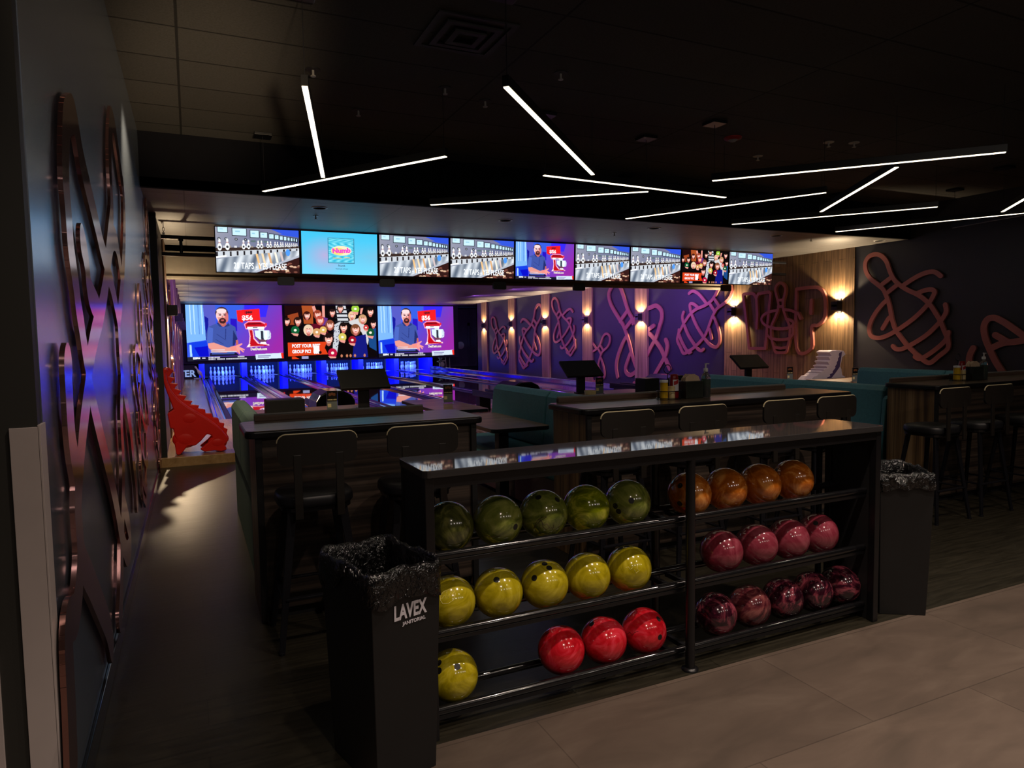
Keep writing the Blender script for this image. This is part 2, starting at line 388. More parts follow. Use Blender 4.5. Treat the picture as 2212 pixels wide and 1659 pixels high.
# ------------------------------------------------------------------ the setting
XL, XR, YS, YB = -.413, 11.7, 8.25, 13.0        # left wall, right wall, soffit, bulkhead
ZU, ZLOW, ZLANE, ZB = 3.8, 3.23, 3.13, 2.66     # ceilings and the bulkhead's lower edge
XLL, ZA, YA = -.335, .12, 9.79                  # lane-side left wall, approach height and its front edge
YF = 2.505                                      # where the pale tiles stop
struct(MB().box((-4, -4, -.1), (16, YF, 0)), 'floor', 'floor_tile')
struct(MB().box((-1, YF, -.1), (13, YA, -.0005)), 'floor', 'floor_plank')
struct(MB().box((XLL-.6, YA, -.1), (XR+.1, 14.15, ZA)), 'floor', 'approach_wood', .006)
struct(MB().box((XLL-.6, 14.15, -.1), (.42, 33.2, ZA-.004)), 'floor', 'approach_wood')
struct(MB().box((10.28, 14.15, -.1), (15, 35.2, ZA-.05)), 'floor', 'lane_wall')
struct(MB().box((-1, -4, ZU), (16, YS+.2, ZU+.1)), 'ceiling', 'ceiling_tile')
struct(MB().box((-1, YS, ZLOW), (XR+.2, YB+.2, ZLOW+.1)), 'ceiling', 'lower_ceiling')
struct(MB().box((-1, YB, ZLANE), (15, 35.2, ZLANE+.1)), 'ceiling', 'lane_ceiling')
struct(MB().box((XL-.4, YS-.0, ZLOW-.004), (XR+.3, YS+.06, ZU+.02)), 'wall_soffit', 'soffit_black')
struct(MB().box((XL-.4, YB, ZB), (XR+.3, YB+.12, ZLOW+.02)).box((XL-.4, YB-.03, ZB), (XR+.3, YB, ZB+.05)), 'wall_bulkhead', 'bulkhead_beige', .004)
struct(MB().box((XL-.5, 2.46, 0), (XL, 9.86, ZU+.05)), 'wall_left', 'slate_wall')
struct(MB().box((XL-.5, 9.86, 0), (XLL, 9.90, ZLOW+.05)), 'trim_1', 'black_matte')
struct(MB().box((XL-.5, 9.90, 0), (XLL-.01, 33.2, ZLOW+.05)), 'wall_left', 'lane_wall')
struct(MB().box((-.60, 2.40, 0), (XL-.003, 2.4605, ZU+.05)).box((-4, 2.46, 0), (-.59, 2.6, ZU+.05)), 'wall_pillar', 'pillar_wall')
struct(MB().box((XR, -4, 0), (XR+.2, 9.37, ZU+.05)), 'wall_right', 'black_wall')
struct(MB().box((XR, 12.95, 0), (XR+.2, 28.9, ZLOW+.05)), 'wall_right', 'lane_wall')
struct(MB().box((XR-.02, 9.37, 0), (XR+.2, 12.95, ZLOW+.05)), 'wall_right', 'wall_boards')
struct(MB().box((XR, 28.8, 0), (15, 28.9, ZLOW)), 'wall_right', 'black_wall')
struct(MB().box((XL-.5, 33.2, 0), (10.75, 33.4, 3.3)).box((10.75, 35, 0), (15, 35.2, 3.3)), 'wall_back', 'back_wall_taupe')
struct(MB().box((-4, -4, 0), (-3.9, 2.5, ZU)).box((-4, -4.1, 0), (XR+.2, -4, ZU)), 'wall_lobby', 'pillar_wall')
struct(MB().box((XL, 2.47, 0), (XL+.014, 9.86, .11)), 'baseboard_left', 'black_gloss', .003)
# white corner guards of the pillar
gz = at_x(93, 917, XL).z
struct(MB().box((-.485, 2.392, 0), (XL, 2.4, gz)).box((XL-.003, 2.392, 0), (XL+.004, 2.475, gz+.006)), 'trim_2', 'guard_white', .001)
struct(MB().box((-.612, 2.392, 0), (-.545, 2.4, .70)), 'trim_3', 'guard_white', .001)
# timber pilasters on both lane walls
COLS = ((27.6, 28.2), (24.75, 25.35), (21.85, 22.45), (18.95, 19.55), (16.0, 16.6))
for i, (a, b) in enumerate(COLS):
    struct(MB().box((XR-.06, a, ZA), (XR, b, ZLANE)), 'trim_%d' % (4+i), 'column_wood', .004)
    struct(MB().box((XLL-.01, a, ZA), (XLL+.05, b, ZLANE)), 'trim_%d' % (10+i), 'column_wood', .004)
struct(MB().box((XLL-.01, 11.9, ZA), (XLL+.01, 12.95, ZLOW)), 'trim_15', 'column_wood', .004)
# door in the far recess
d = MB().box((11.9, 34.95, 0), (13.6, 35.0, 2.25))
struct(MB().box((11.75, 34.93, 0), (11.9, 35.01, 2.4)).box((13.6, 34.93, 0), (13.75, 35.01, 2.4)).box((11.75, 34.93, 2.25), (13.75, 35.01, 2.4)), 'door_2', 'back_wall_taupe', .004)
dr = struct(d, 'door_1', 'back_wall_taupe', .004)
p = at_y(995, 746, 34.94)
pl = MB().cyl((p.x, 34.95, p.z), (p.x, 34.93, p.z), .20, 28).build('door_sign', 'sign_cream', dr)

# ------------------------------------------------------------------ wall art
W0 = .080
CANON = [  # the looping bowling-pin scribble, traced once; neck centre and base tip are its anchors
 [(950,1420),(880,1370),(780,1270),(700,1170),(640,1080),(600,960),(580,850),(555,740),(525,660),(490,590),(420,530),(340,465),(290,390),(272,310),(285,240),(330,185),(400,165),(470,185),(530,250),(560,330),(590,410),(640,490),(710,550),(800,605),(900,650),(990,710),(1070,790),(1130,880),(1190,980),(1230,1080),(1265,1160)],
 [(880,1415),(930,1440),(1000,1415),(1120,1335),(1230,1240),(1275,1170),(1290,1110)],
 [(960,1440),(1060,1490),(1180,1400),(1282,1310),(1280,1180)],
 [(475,535),(600,440)], [(535,640),(655,545)],
 [(720,555),(850,470),(960,410),(1060,380),(1130,385),(1195,430)],
 [(910,640),(1000,605),(1080,595),(1120,620),(1100,680),(1050,760),(960,860),(850,960),(740,1040),(640,1105),(520,1165),(430,1185),(350,1165),(320,1090),(340,990),(400,880),(470,790),(530,730)],
 [(485,1070),(550,960),(580,930)],
 [(610,1285),(650,1320),(720,1320),(800,1285),(900,1230),(1020,1150),(1120,1060),(1200,970),(1260,870),(1250,780)]]
def wall_pt(px, py, x): p = at_x(px, py, x); return np.array((p.y, p.z))
XW = XR-.05
canon_w = [[wall_pt(1820+a/5.643, 520+b/5.643, XW) for a, b in st] for st in CANON]      # real shape on the wall
anc = {k: wall_pt(1820+a/5.643, 520+b/5.643, XW) for k, (a, b) in dict(head=(400, 165), neck=(565, 540), base=(1060, 1490)).items()}
def fit(k1, t1, k2, t2, mirror):
    A, B = anc[k1].copy(), anc[k2].copy()
    if mirror: A[0] *= -1; B[0] *= -1
    za, zb, ta, tb = complex(*A), complex(*B), complex(*t1), complex(*t2)
    k = (tb-ta)/(zb-za); off = ta-k*za
    def f(p):
        z = complex(-p[0] if mirror else p[0], p[1])*k+off; return np.array((z.real, z.imag))
    return f, abs(k)
def right_to3(x0, s=-1): return lambda p, d: Vector((x0+s*d, p[0], p[1]))
def art(strokes, w, name, label, mat, to3, group, d=.05, sm=6, f=None, U=None):
    mb = raise_shape(MB(), U or union2d(strokes, w, sm), to3, .012, d, f)
    return tag(mb.build(name, mat, weld=1e-5), label, 'wall art', group)
CANON_U = union2d(canon_w, W0)
GA = 'copper bowling pin wall art'
R3 = right_to3(XR)
arts = (('head', (1064.7, 685), 'base', (1088.5, 787), 0, 'violet-lit looped bowling pin wall art at the far end beside the door'),
        ('head', (1162, 658), 'base', (1130, 795), 1, 'violet-lit bowling pin wall art leaning the other way between the second and third timber columns'),
        ('head', (1197.8, 644), 'base', (1231.5, 767.6), 0, 'violet-lit looped bowling pin wall art between the third and fourth timber columns'),
        ('head', (1310, 721), 'base', (1262, 829), 1, 'small low bowling pin wall art emerging from behind the fourth timber column'),
        ('neck', (1542, 658), 'base', (1475, 763), 1, 'purple bowling pin wall art beside the boarded panel with VIP letters'))
for k1, t1, k2, t2, mir, lab in arts:
    f, sc = fit(k1, wall_pt(*t1, XW), k2, wall_pt(*t2, XW), mir)
    art(0, 0, 'pin_wall_art', lab, 'copper_paint', R3, GA, .045, f=f, U=CANON_U)
art(0, 0, 'pin_wall_art', 'large copper bowling pin wall art on the black wall past the VIP panel', 'copper_paint', R3, GA, U=CANON_U)
def z5(st, k=6.9125, o=(1200, 620)): return [wall_pt(o[0]+a/k, o[1]+b/k, XW) for a, b in st]
big = [[(870,-60),(800,60),(790,150),(830,280),(930,450),(1000,560),(1050,690),(1100,850),(1140,1020),(1200,1200),(1290,1420),(1330,1500)],
 [(870,-60),(950,-10),(1000,110),(1040,240),(1080,360),(1130,450),(1210,560),(1320,640),(1420,720),(1490,810),(1570,930),(1640,1090),(1700,1220)],
 [(960,510),(1060,370)], [(1040,620),(1130,500)],
 [(1150,540),(1190,470),(1300,350),(1410,310),(1500,280),(1570,350),(1580,460),(1550,580),(1490,770),(1420,900),(1330,1080),(1230,1230),(1130,1310),(1060,1290),(1040,1210),(1080,1080),(1110,1000)],
 [(1040,760),(980,880),(920,1050),(900,1200),(920,1340)], [(1640,790),(1665,880),(1640,1010),(1580,1130),(1500,1270),(1430,1390),(1350,1500)], [(1390,630),(1460,580)], [(1170,1440),(1250,1530)]]
art([z5(s) for s in big], .125, 'pin_wall_art', 'huge purple bowling pin wall art running behind the fifth timber column', 'copper_paint', R3, GA)
last = [[(2420,1330),(2320,1240),(2212,1165),(2050,1050),(1950,985),(1850,940),(1765,960),(1720,1050),(1735,1180),(1785,1310),(1860,1470),(1970,1640)],
 [(1860,1150),(2000,1230)], [(1790,1320),(1950,1250),(2100,1232),(2300,1200)], [(1590,1310),(1552,1390),(1540,1480),(1560,1600)]]
art([[wall_pt(1820+a/5.643, 520+b/5.643, XW) for a, b in st] for st in last], .10, 'pin_wall_art', 'copper pin wall art cut by the picture edge, behind the sanitizer', 'copper_paint', R3, GA)
# VIP sign on the boards
def vip(st): return [wall_pt(1500+a/6.144, 580+b/6.144, XW) for a, b in st]
V3 = right_to3(XR-.02)
sg = thing('vip_sign', (XR-.02, 11.2, 1.3), 'copper outline letters VIP with a bowling pin as the I on wood boards', 'sign')
def letter(name, strokes, w, d, sm=5):
    U = union2d([vip(st) if len(st) < 9 or not sm else smooth_path(vip(st), sm) for st in strokes], w, 0)
    return raise_shape(MB(), U, V3, .02, d).build(name, 'copper_paint', sg, weld=1e-5)
letter('letter_v', [[(665,350),(680,338),(785,330),(815,345),(838,395),(868,335),(1005,310),(1028,335),(1020,420),(955,1060),(745,1060),(700,650),(663,350)], [(840,395),(852,600),(842,790)]], .07, .075, 0)
letter('letter_p', [[(1370,275),(1480,258),(1600,250),(1660,255),(1720,310),(1752,420),(1752,600),(1720,690),(1650,755),(1570,780),(1565,1062),(1372,1062),(1370,275)]], .07, .07)
letter('letter_slot', [[(1568,425),(1562,590)]], .08, .07)
letter('pin_outline', [[(1165,1115),(1100,1110),(1075,1040),(1040,890),(1045,760),(1100,630),(1140,510),(1128,420),(1098,300),(1110,230),(1163,190),(1216,230),(1228,300),(1202,420),(1198,510),(1230,630),(1283,760),(1288,890),(1258,1040),(1235,1110),(1165,1115)],
 [(1130,420),(1203,420)], [(1132,505),(1200,505)], [(1043,780),(1100,795),(1165,800),(1230,795),(1288,778)], [(1052,930),(1110,942),(1165,945),(1220,942),(1278,928)], [(1075,1040),(1165,1060),(1258,1040)],
 [(1430,665),(1400,595),(1300,555),(1200,545)], [(1120,555),(1040,570),(950,610),(912,670),(945,735),(1040,785),(1165,803),(1280,785),(1340,725),(1300,690),(1240,668)], [(985,770),(985,880),(1045,935)], [(1330,740),(1330,870),(1285,930)]], .06, .085)
# murals of the wall by the aisle
def lw(pts): return [wall_pt(a, b, -.385) for a, b in pts]
L3 = right_to3(XL, 1)
ML = [
 [(158,246),(146,255),(143,290),(142,340),(143,395),(148.5,460),(153,528),(159,576),(165,619),(170,663),(177,706),(183,750),(190,790),(192,815),(190,850),(186,880),(181,920),(177,960),(174,1000),(171,1042),(169,1100),(174,1167),(174,1232),(169,1297),(163,1330)],
 [(146,255),(158,246),(166,280),(175,335),(183,374),(196,428),(209,482),(222,540),(232,578),(228,620),(222,655),(217,680),(211,700),(203,733),(197,765),(192,800),(196,840),(202,872),(211,912),(224,966),(240,1031),(253,1096),(263,1156),(274,1195),(281,1180),(279,1140),(268,1090)],
 [(241,256),(238,300),(238,360),(241,417),(242,460),(238,505),(234,545),(232,578),(240,608),(247,640),(253,670),(257,700),(259,740),(261,775),(264,810),(270,850),(276,885),(282,925),(288,985),(294,1042),(297,1090)],
 [(241,256),(247,275),(255,330),(261,374),(267,417),(269,482),(268,540),(265.6,587),(262,641),(257,690)],
 [(232,578),(237,545),(243,515),(250,520),(256,548),(263,600)],
 [(179,522),(184,545),(189,580),(192,615),(198,640),(205,655),(213,672)],
 [(148.5,786),(147,800),(149,830),(152,890),(157,955),(165,1005),(170,1042)],
 [(264,820),(263,870),(263,915),(266,977),(267,1042),(266,1100),(264,1160),(263,1275),(260,1340)],
 [(174,1180),(181,1219),(196,1254),(213,1297),(233,1351),(243,1400)],
 [(163,1330),(152,1345),(149,1380),(151,1440),(155,1520),(160,1659)]]
art([lw(s) for s in ML], .15, 'pin_wall_art', 'tall rose copper bowling pin mural on the dark aisle wall next to the pillar', 'rose_copper', L3, 'rose copper murals of the aisle wall', .028)
# the smaller mural further down the aisle wall, from the traced pin
def left_fit(h, b, mirror):
    global anc
    return fit('head', wall_pt(*h, -.36), 'base', wall_pt(*b, -.36), mirror)
for (h0, b0, mir, lab) in (((7.05, 1.98), (6.0, .42), 1, 'rose copper bowling pin mural on the aisle wall just past the tall mural'),
                           ((9.0, 3.1), (8.2, 1.3), 1, 'rose copper bowling pin mural high on the aisle wall beside the black trim'),
                           ((8.7, 1.75), (9.35, .15), 0, 'rose copper bowling pin mural low on the aisle wall beside the black trim')):
    f, sc = fit('head', h0, 'base', b0, mir)
    art(0, 0, 'pin_wall_art', lab, 'rose_copper', L3, 'rose copper murals of the aisle wall', .028, f=f, U=CANON_U)
for (h0, b0, mir, lab) in (((13.9, 2.6), (15.4, .6), 0, 'copper bowling pin wall art on the lane wall past the first box sconce'), ((20.9, 2.7), (20.2, .8), 1, 'copper bowling pin wall art further along the lane wall behind the dinosaur')):
    f, sc = fit('head', h0, 'base', b0, mir)
    art(0, 0, 'pin_wall_art', lab, 'rose_copper', right_to3(XLL-.01, 1), GA, .045, f=f, U=CANON_U)

# ------------------------------------------------------------------ wall sconces: black boxes open above and below
def sconce(loc, s, label, e=95, cone=128, up=1.0):
    t = thing('wall_sconce', loc, label, 'sconce', 'box wall sconces')
    MB().box((0 if s > 0 else -.012, -.05, -.14), (.012 if s > 0 else 0, .05, .14)).build('back_plate', 'black_metal', t, .002, True)
    a, b = sorted((s*.012, s*.15))
    mb = MB()
    for lo, hi in (((a, -.07, -.085), (b, -.062, .085)), ((a, .062, -.085), (b, .07, .085)), ((a, -.062, -.085), (a+.008, .062, .085)), ((b-.008, -.062, -.085), (b, .062, .085)), ((a, -.062, -.02), (b, .062, .02))): mb.box(lo, hi)
    mb.build('housing', 'black_metal', t, 0, True)
    MB().box((a+.012, -.055, -.06), (b-.012, .055, -.045)).build('lamp_down', 'sconce_glow', t, 0, True)
    MB().box((a+.012, -.055, .045), (b-.012, .055, .06)).build('lamp_up', 'sconce_glow', t, 0, True)
    p = Vector(loc)+Vector((s*.075, 0, 0))
    for dz in (-1, 1):
        lamp('sconce_beam', 'SPOT', p+Vector((0, 0, dz*.09)), e*(up if dz > 0 else 1), WARM, p+Vector((s*.02, 0, dz*2)), spot_size=math.radians(cone), spot_blend=.25, shadow_soft_size=.035)
ZS = 2.12
nth = ('first', 'second', 'third', 'fourth', 'fifth')
for i, (a, b) in enumerate(COLS):
    sconce((XR-.06, (a+b)/2, ZS), -1, 'lit box sconce on the %s timber column from the far door' % nth[i])
    sconce((XLL+.05, (a+b)/2, ZS), 1, 'lit box sconce on the dinosaur side lane wall, %s from the screens' % nth[i], 30)
sconce((XR-.02, 12.63, ZS), -1, 'lit box sconce on the wood boards beside the letter V', 150)
sconce((XR-.02, 9.70, ZS), -1, 'lit box sconce on the wood boards beside the letter P', 150)
sconce((XLL+.01, 12.63, ZS), 1, 'large black box sconce on the lane wall just past the black trim', 190, 150, .3)

# ------------------------------------------------------------------ pendants
ZP = 3.2
PEN = (((658,186),(698,384),'glowing bar pendant pointing down at the second display'), ((568,414),(965,338),'glowing bar pendant hung above the bar counter by the mural wall'), ((1092,187),(1281,378),'steep diagonal glowing bar pendant on a long cable in mid ceiling'),
 ((1173,379),(1568,427),'glowing bar pendant sloping down under two square canopies'), ((929,443),(1402,414),'glowing bar pendant just below the black soffit above the third display'), ((1351,473),(1786,416),'glowing bar pendant above the fifth to seventh displays'),
 ((1537,391),(2175,329),'longest glowing bar pendant, highest in view, beside the red alarm'), ((1773,458),(1938,361),'thick glowing bar pendant crossing under the longest bar'), ((1580,485),(2027,447),'thin glowing bar pendant above the group photo display'),
 ((1804,501),(2230,459),'thin glowing bar pendant above the wood boards and the copper pin'), ((2165,458),(2300,380),'glowing bar pendant cut by the picture edge, above the thin bars'), ((2057,493),(2230,462),'unlit grey bar pendant in front of the black wall'))
for i, (a, b, lab) in enumerate(PEN):
    A, B = at_z(*a, ZP), at_z(*b, ZP)
    t = thing('bar_pendant', (A.x, A.y, ZP), lab, 'pendant light', 'linear bar pendants')
    d = (B-A).normalized()
    MB().bar(A+Vector((0, 0, .038)), B+Vector((0, 0, .038)), .046, .07).build('housing', 'black_metal', t, .002)
    MB().bar(A+d*.01+Vector((0, 0, .0005)), B-d*.01+Vector((0, 0, .0005)), .036, .006).build('diffuser', 'lamp_glow' if i < 11 else 'fitting_pale', t)
    for q in (A+d*.03, B-d*.03):
        MB().cyl((q.x, q.y, ZP+.07), (q.x, q.y, ZU), .0028, 6).build('cable', 'gunmetal', t)
    q = A+d*.03 if i != 4 else B-d*.03
    MB().box((q.x-.09, q.y-.09, ZU-.03), (q.x+.09, q.y+.09, ZU)).build('canopy', 'black_metal', t, .004)

# ------------------------------------------------------------------ ceiling fittings
def fit_at(px, py, z): p = at_z(px, py, z); return p.x, p.y
for i, (px, py, lab) in enumerate(((676,150,'round sprinkler plate beside the cable of the first bar pendant'), (774,238,'small ceiling sprinkler past the round plate'), (961,190,'ceiling sprinkler plate above the bar pendant by the mural wall'), (1211,158,'dim sprinkler plate beside the steep diagonal pendant'),
        (1048,218,'dim round fitting on the ceiling before the steep pendant'), (1790,307,'pale sprinkler, first of the two side by side'), (1845,308,'pale sprinkler, second of the two side by side'), (1637,337,'small pale sprinkler behind the red alarm'))):
    x, y = fit_at(px, py, ZU)
    t = thing('ceiling_sprinkler', (x, y, ZU), lab, 'sprinkler', 'ceiling sprinklers')
    MB().lathe([(.06, -.006), (.06, 0)], 20, (x, y, ZU)).build('escutcheon', 'fitting_pale' if i > 4 else 'vent_grey', t)
    MB().cyl((x, y, ZU-.05), (x, y, ZU), .01, 10).lathe([(.022, -.056), (.022, -.05)], 14, (x, y, ZU)).build('nozzle', 'fitting_pale', t)
for px, py, lab in ((682,466,'sprinkler on the lower ceiling above the second display'), (1327,503,'sprinkler on the lower ceiling above the sixth display'), (1752,515,'sprinkler on the lower ceiling beside the wood boards')):
    x, y = fit_at(px, py, ZLOW)
    t = thing('ceiling_sprinkler', (x, y, ZLOW), lab, 'sprinkler', 'ceiling sprinklers')
    MB().lathe([(.035, -.005), (.035, 0)], 18, (x, y, ZLOW)).build('escutcheon', 'fitting_pale', t)
    MB().cyl((x, y, ZLOW-.045), (x, y, ZLOW), .008, 8).lathe([(.02, -.05), (.02, -.044)], 12, (x, y, ZLOW)).build('nozzle', 'fitting_pale', t)
for px, py, lab in ((690,449,'unlit downlight ring above the second display'), (1092,476,'unlit downlight ring above the fourth display'), (1413,493,'unlit downlight ring above the seventh display'), (1677,509,'unlit downlight ring above the ninth display'), (1900,520,'unlit downlight ring above the wood boards')):
    x, y = fit_at(px, py, ZLOW)
    t = thing('recessed_downlight', (x, y, ZLOW), lab, 'downlight', 'unlit recessed downlights')
    MB().lathe([(.075, -.001), (.078, -.007), (.10, -.005), (.105, 0)], 28, (x, y, ZLOW)).build('trim_ring', 'fitting_pale', t)
    MB().lathe([(.0001, -.002), (.074, -.002)], 28, (x, y, ZLOW)).build('bulb_recess', 'hole_dark', t)
x, y = fit_at(1583, 297, ZU)
t = thing('fire_alarm', (x, y, ZU), 'round red fire alarm on the dark ceiling above the longest pendant', 'alarm')
MB().lathe([(.06, -.03), (.095, -.018), (.1, 0)], 24, (x, y, ZU)).build('base', 'alarm_red', t)
MB().lathe([(.0001, -.05), (.03, -.046), (.05, -.03)], 20, (x, y, ZU)).build('strobe_lens', 'fitting_pale', t)
x, y = fit_at(1005, 75, ZU)
t = thing('ceiling_vent', (x, y, ZU), 'square dark air diffuser on the ceiling beside the steep pendant cable', 'vent')
for k, (nm, r) in enumerate((('outer_frame', .30), ('middle_louver', .21), ('inner_louver', .12))):
    mb = MB(); q = r-.045; z0, z1 = ZU-.012-.012*k, ZU-.001
    o = [(x+sx*r, y+sy*r) for sx, sy in ((-1, -1), (1, -1), (1, 1), (-1, 1))]; i2 = [(x+sx*q, y+sy*q) for sx, sy in ((-1, -1), (1, -1), (1, 1), (-1, 1))]
    vs = [(a, b, z0) for a, b in o]+[(a, b, z0) for a, b in i2]+[(a, b, z1) for a, b in o]+[(a, b, z1) for a, b in i2]
    mb.add(vs, [(j, (j+1) % 4, 4+(j+1) % 4, 4+j) for j in range(4)]+[(8+j, 8+(j+1) % 4, (j+1) % 4, j) for j in range(4)]+[(4+j, 4+(j+1) % 4, 12+(j+1) % 4, 12+j) for j in range(4)])
    mb.build(nm, 'vent_grey', t)
# ------------------------------------------------------------------ what the displays show (flat pictures, one colour per cell)
GW, GH = 480, 270
gx, gy = np.meshgrid((np.arange(GW)+.5)/GW, (np.arange(GH)+.5)/GH)
class Pic:
    def __init__(s, c): s.a = np.zeros((GH, GW, 3)); s.a[:] = c
    def put(s, mask, c): s.a[mask] = c; return s
    def grad(s, mask, c0, c1, t): t = np.clip(t, 0, 1)[..., None]; g = np.array(c0)*(1-t)+np.array(c1)*t; s.a[mask] = g[mask]; return s
    def rect(s, x0, y0, x1, y1, c): return s.put((gx >= x0) & (gx < x1) & (gy >= y0) & (gy < y1), c)
    def ell(s, cx, cy, rx, ry, c, rot=0):
        dx, dy = (gx-cx)*1.778, gy-cy; k, q = math.cos(rot), math.sin(rot); u, v = dx*k+dy*q, -dx*q+dy*k
        return s.put((u/(rx*1.778))**2+(v/ry)**2 < 1, c)
    def pm(s, P):
        ins = np.zeros_like(gx, bool); n = len(P)
        for i in range(n):
            (x0, y0), (x1, y1) = P[i], P[(i+1) % n]
            if y0 == y1: continue
            ins ^= ((y0 > gy) != (y1 > gy)) & (gx < (x1-x0)*(gy-y0)/(y1-y0)+x0)
        return ins
    def poly(s, P, c): return s.put(s.pm(P), c)
def pic_taps():
    p = Pic((128, 134, 150)); R = random.Random(3)
    p.grad(gx > -1, (150, 152, 168), (84, 92, 130), gx*.9+gy*.3)
    p.poly(((.62, 0), (1, 0), (1, .16), (.78, .12)), (50, 84, 214)); p.poly(((.5, 0), (.66, 0), (.8, .1), (.55, .06)), (120, 120, 150))
    for x0, x1, y0, y1 in ((.03,.14,0,.11),(.2,.36,.02,.17),(.41,.51,.05,.2),(.53,.61,.08,.2),(.635,.69,.11,.21),(.705,.75,.13,.22),(.765,.8,.15,.23),(.815,.845,.16,.24),(.86,.885,.17,.24),(.9,.92,.18,.25),(.935,.95,.19,.25),(.965,.98,.2,.26)):
        p.rect(x0-.008, y0-.012, x1+.008, y1+.016, (34, 38, 46)); p.rect(x0, y0, x1, y1, (196, 230, 246)); p.rect(x0+.2*(x1-x0), y0+.3*(y1-y0), x0+.55*(x1-x0), y0+.5*(y1-y0), (150, 200, 220))
    for x in (.04, .12, .24, .35): p.ell(x, .26, .018, .032, (40, 44, 52)); p.ell(x, .26, .009, .016, (170, 175, 180))
    for x in (.44, .53, .6): p.rect(x-.03, .27, x+.03, .31, (90, 110, 112))
    p.poly(((0, .47), (1, .36), (1, .41), (0, .55)), (58, 44, 40))
    for i in range(16):
        x = i*.065+.02; p.rect(x, .42-.05*x, x+.03, .47-.09*x, (206, 208, 214) if i % 2 else (150, 140, 132))
    p.poly(((0, .55), (1, .41), (1, .47), (0, .7)), (200, 206, 214))
    for i in range(13):
        x = i*.08; y = .55-.14*x; p.rect(x, y+.01, x+.022, y+.13-.08*x, (40, 36, 40))
    for x, k in ((.045,1),(.135,1),(.325,.8),(.385,.8),(.5,.68),(.54,.68),(.615,.6),(.65,.58),(.705,.52),(.735,.5),(.775,.46),(.8,.44),(.835,.4),(.86,.38),(.885,.36),(.91,.34),(.935,.32),(.955,.3),(.975,.3)):
        b = .52-.16*x; p.ell(x, b-.07*k, .026*k, .085*k, (236, 238, 240)); p.ell(x, b-.2*k, .013*k, .05*k, (236, 238, 240)); p.ell(x, b-.06*k, .014*k, .03*k, (60, 62, 70)); p.rect(x-.012*k, b-.17*k, x+.012*k, b-.155*k, (200, 120, 110))
    s = p.pm(((0, .72), (.45, .58), (1, .46), (1, .58), (.42, 1), (0, 1)))
    w = .5+.5*np.sin(gx*38+gy*9)*np.cos(gx*17-1.3); p.grad(s, (92, 104, 122), (226, 232, 238), w)
    for x, c in ((.48, (236, 190, 132)), (.55, (240, 214, 176)), (.63, (220, 170, 120)), (.71, (246, 236, 220)), (.78, (210, 190, 190))):
        p.put(s & (abs(gx-x-.12*(gy-.6)) < .013), c)
    p.ell(.86, .52, .028, .08, (80, 150, 236))
    p.poly(((.4, 1), (.47, 1), (1, .62), (1, .57)), (176, 182, 196))
    p.poly(((.47, 1), (1, .62), (1, 1)), (52, 26, 24))
    for i in range(24):
        a, b = R.random(), R.random(); x = .58+.42*a; y = 1-(.36*a)*b
        if y > 1.36-.72*(x-.47)/.53*.52-.3: p.ell(x, y, .025, .022, (214, 176, 146) if i % 2 else (120, 70, 58))
    p.poly(((0, .66), (.12, .62), (.12, .66), (0, .7)), (236, 238, 240))
    return p.a
SKIN, SKIN2 = (226, 150, 138), (190, 100, 92)
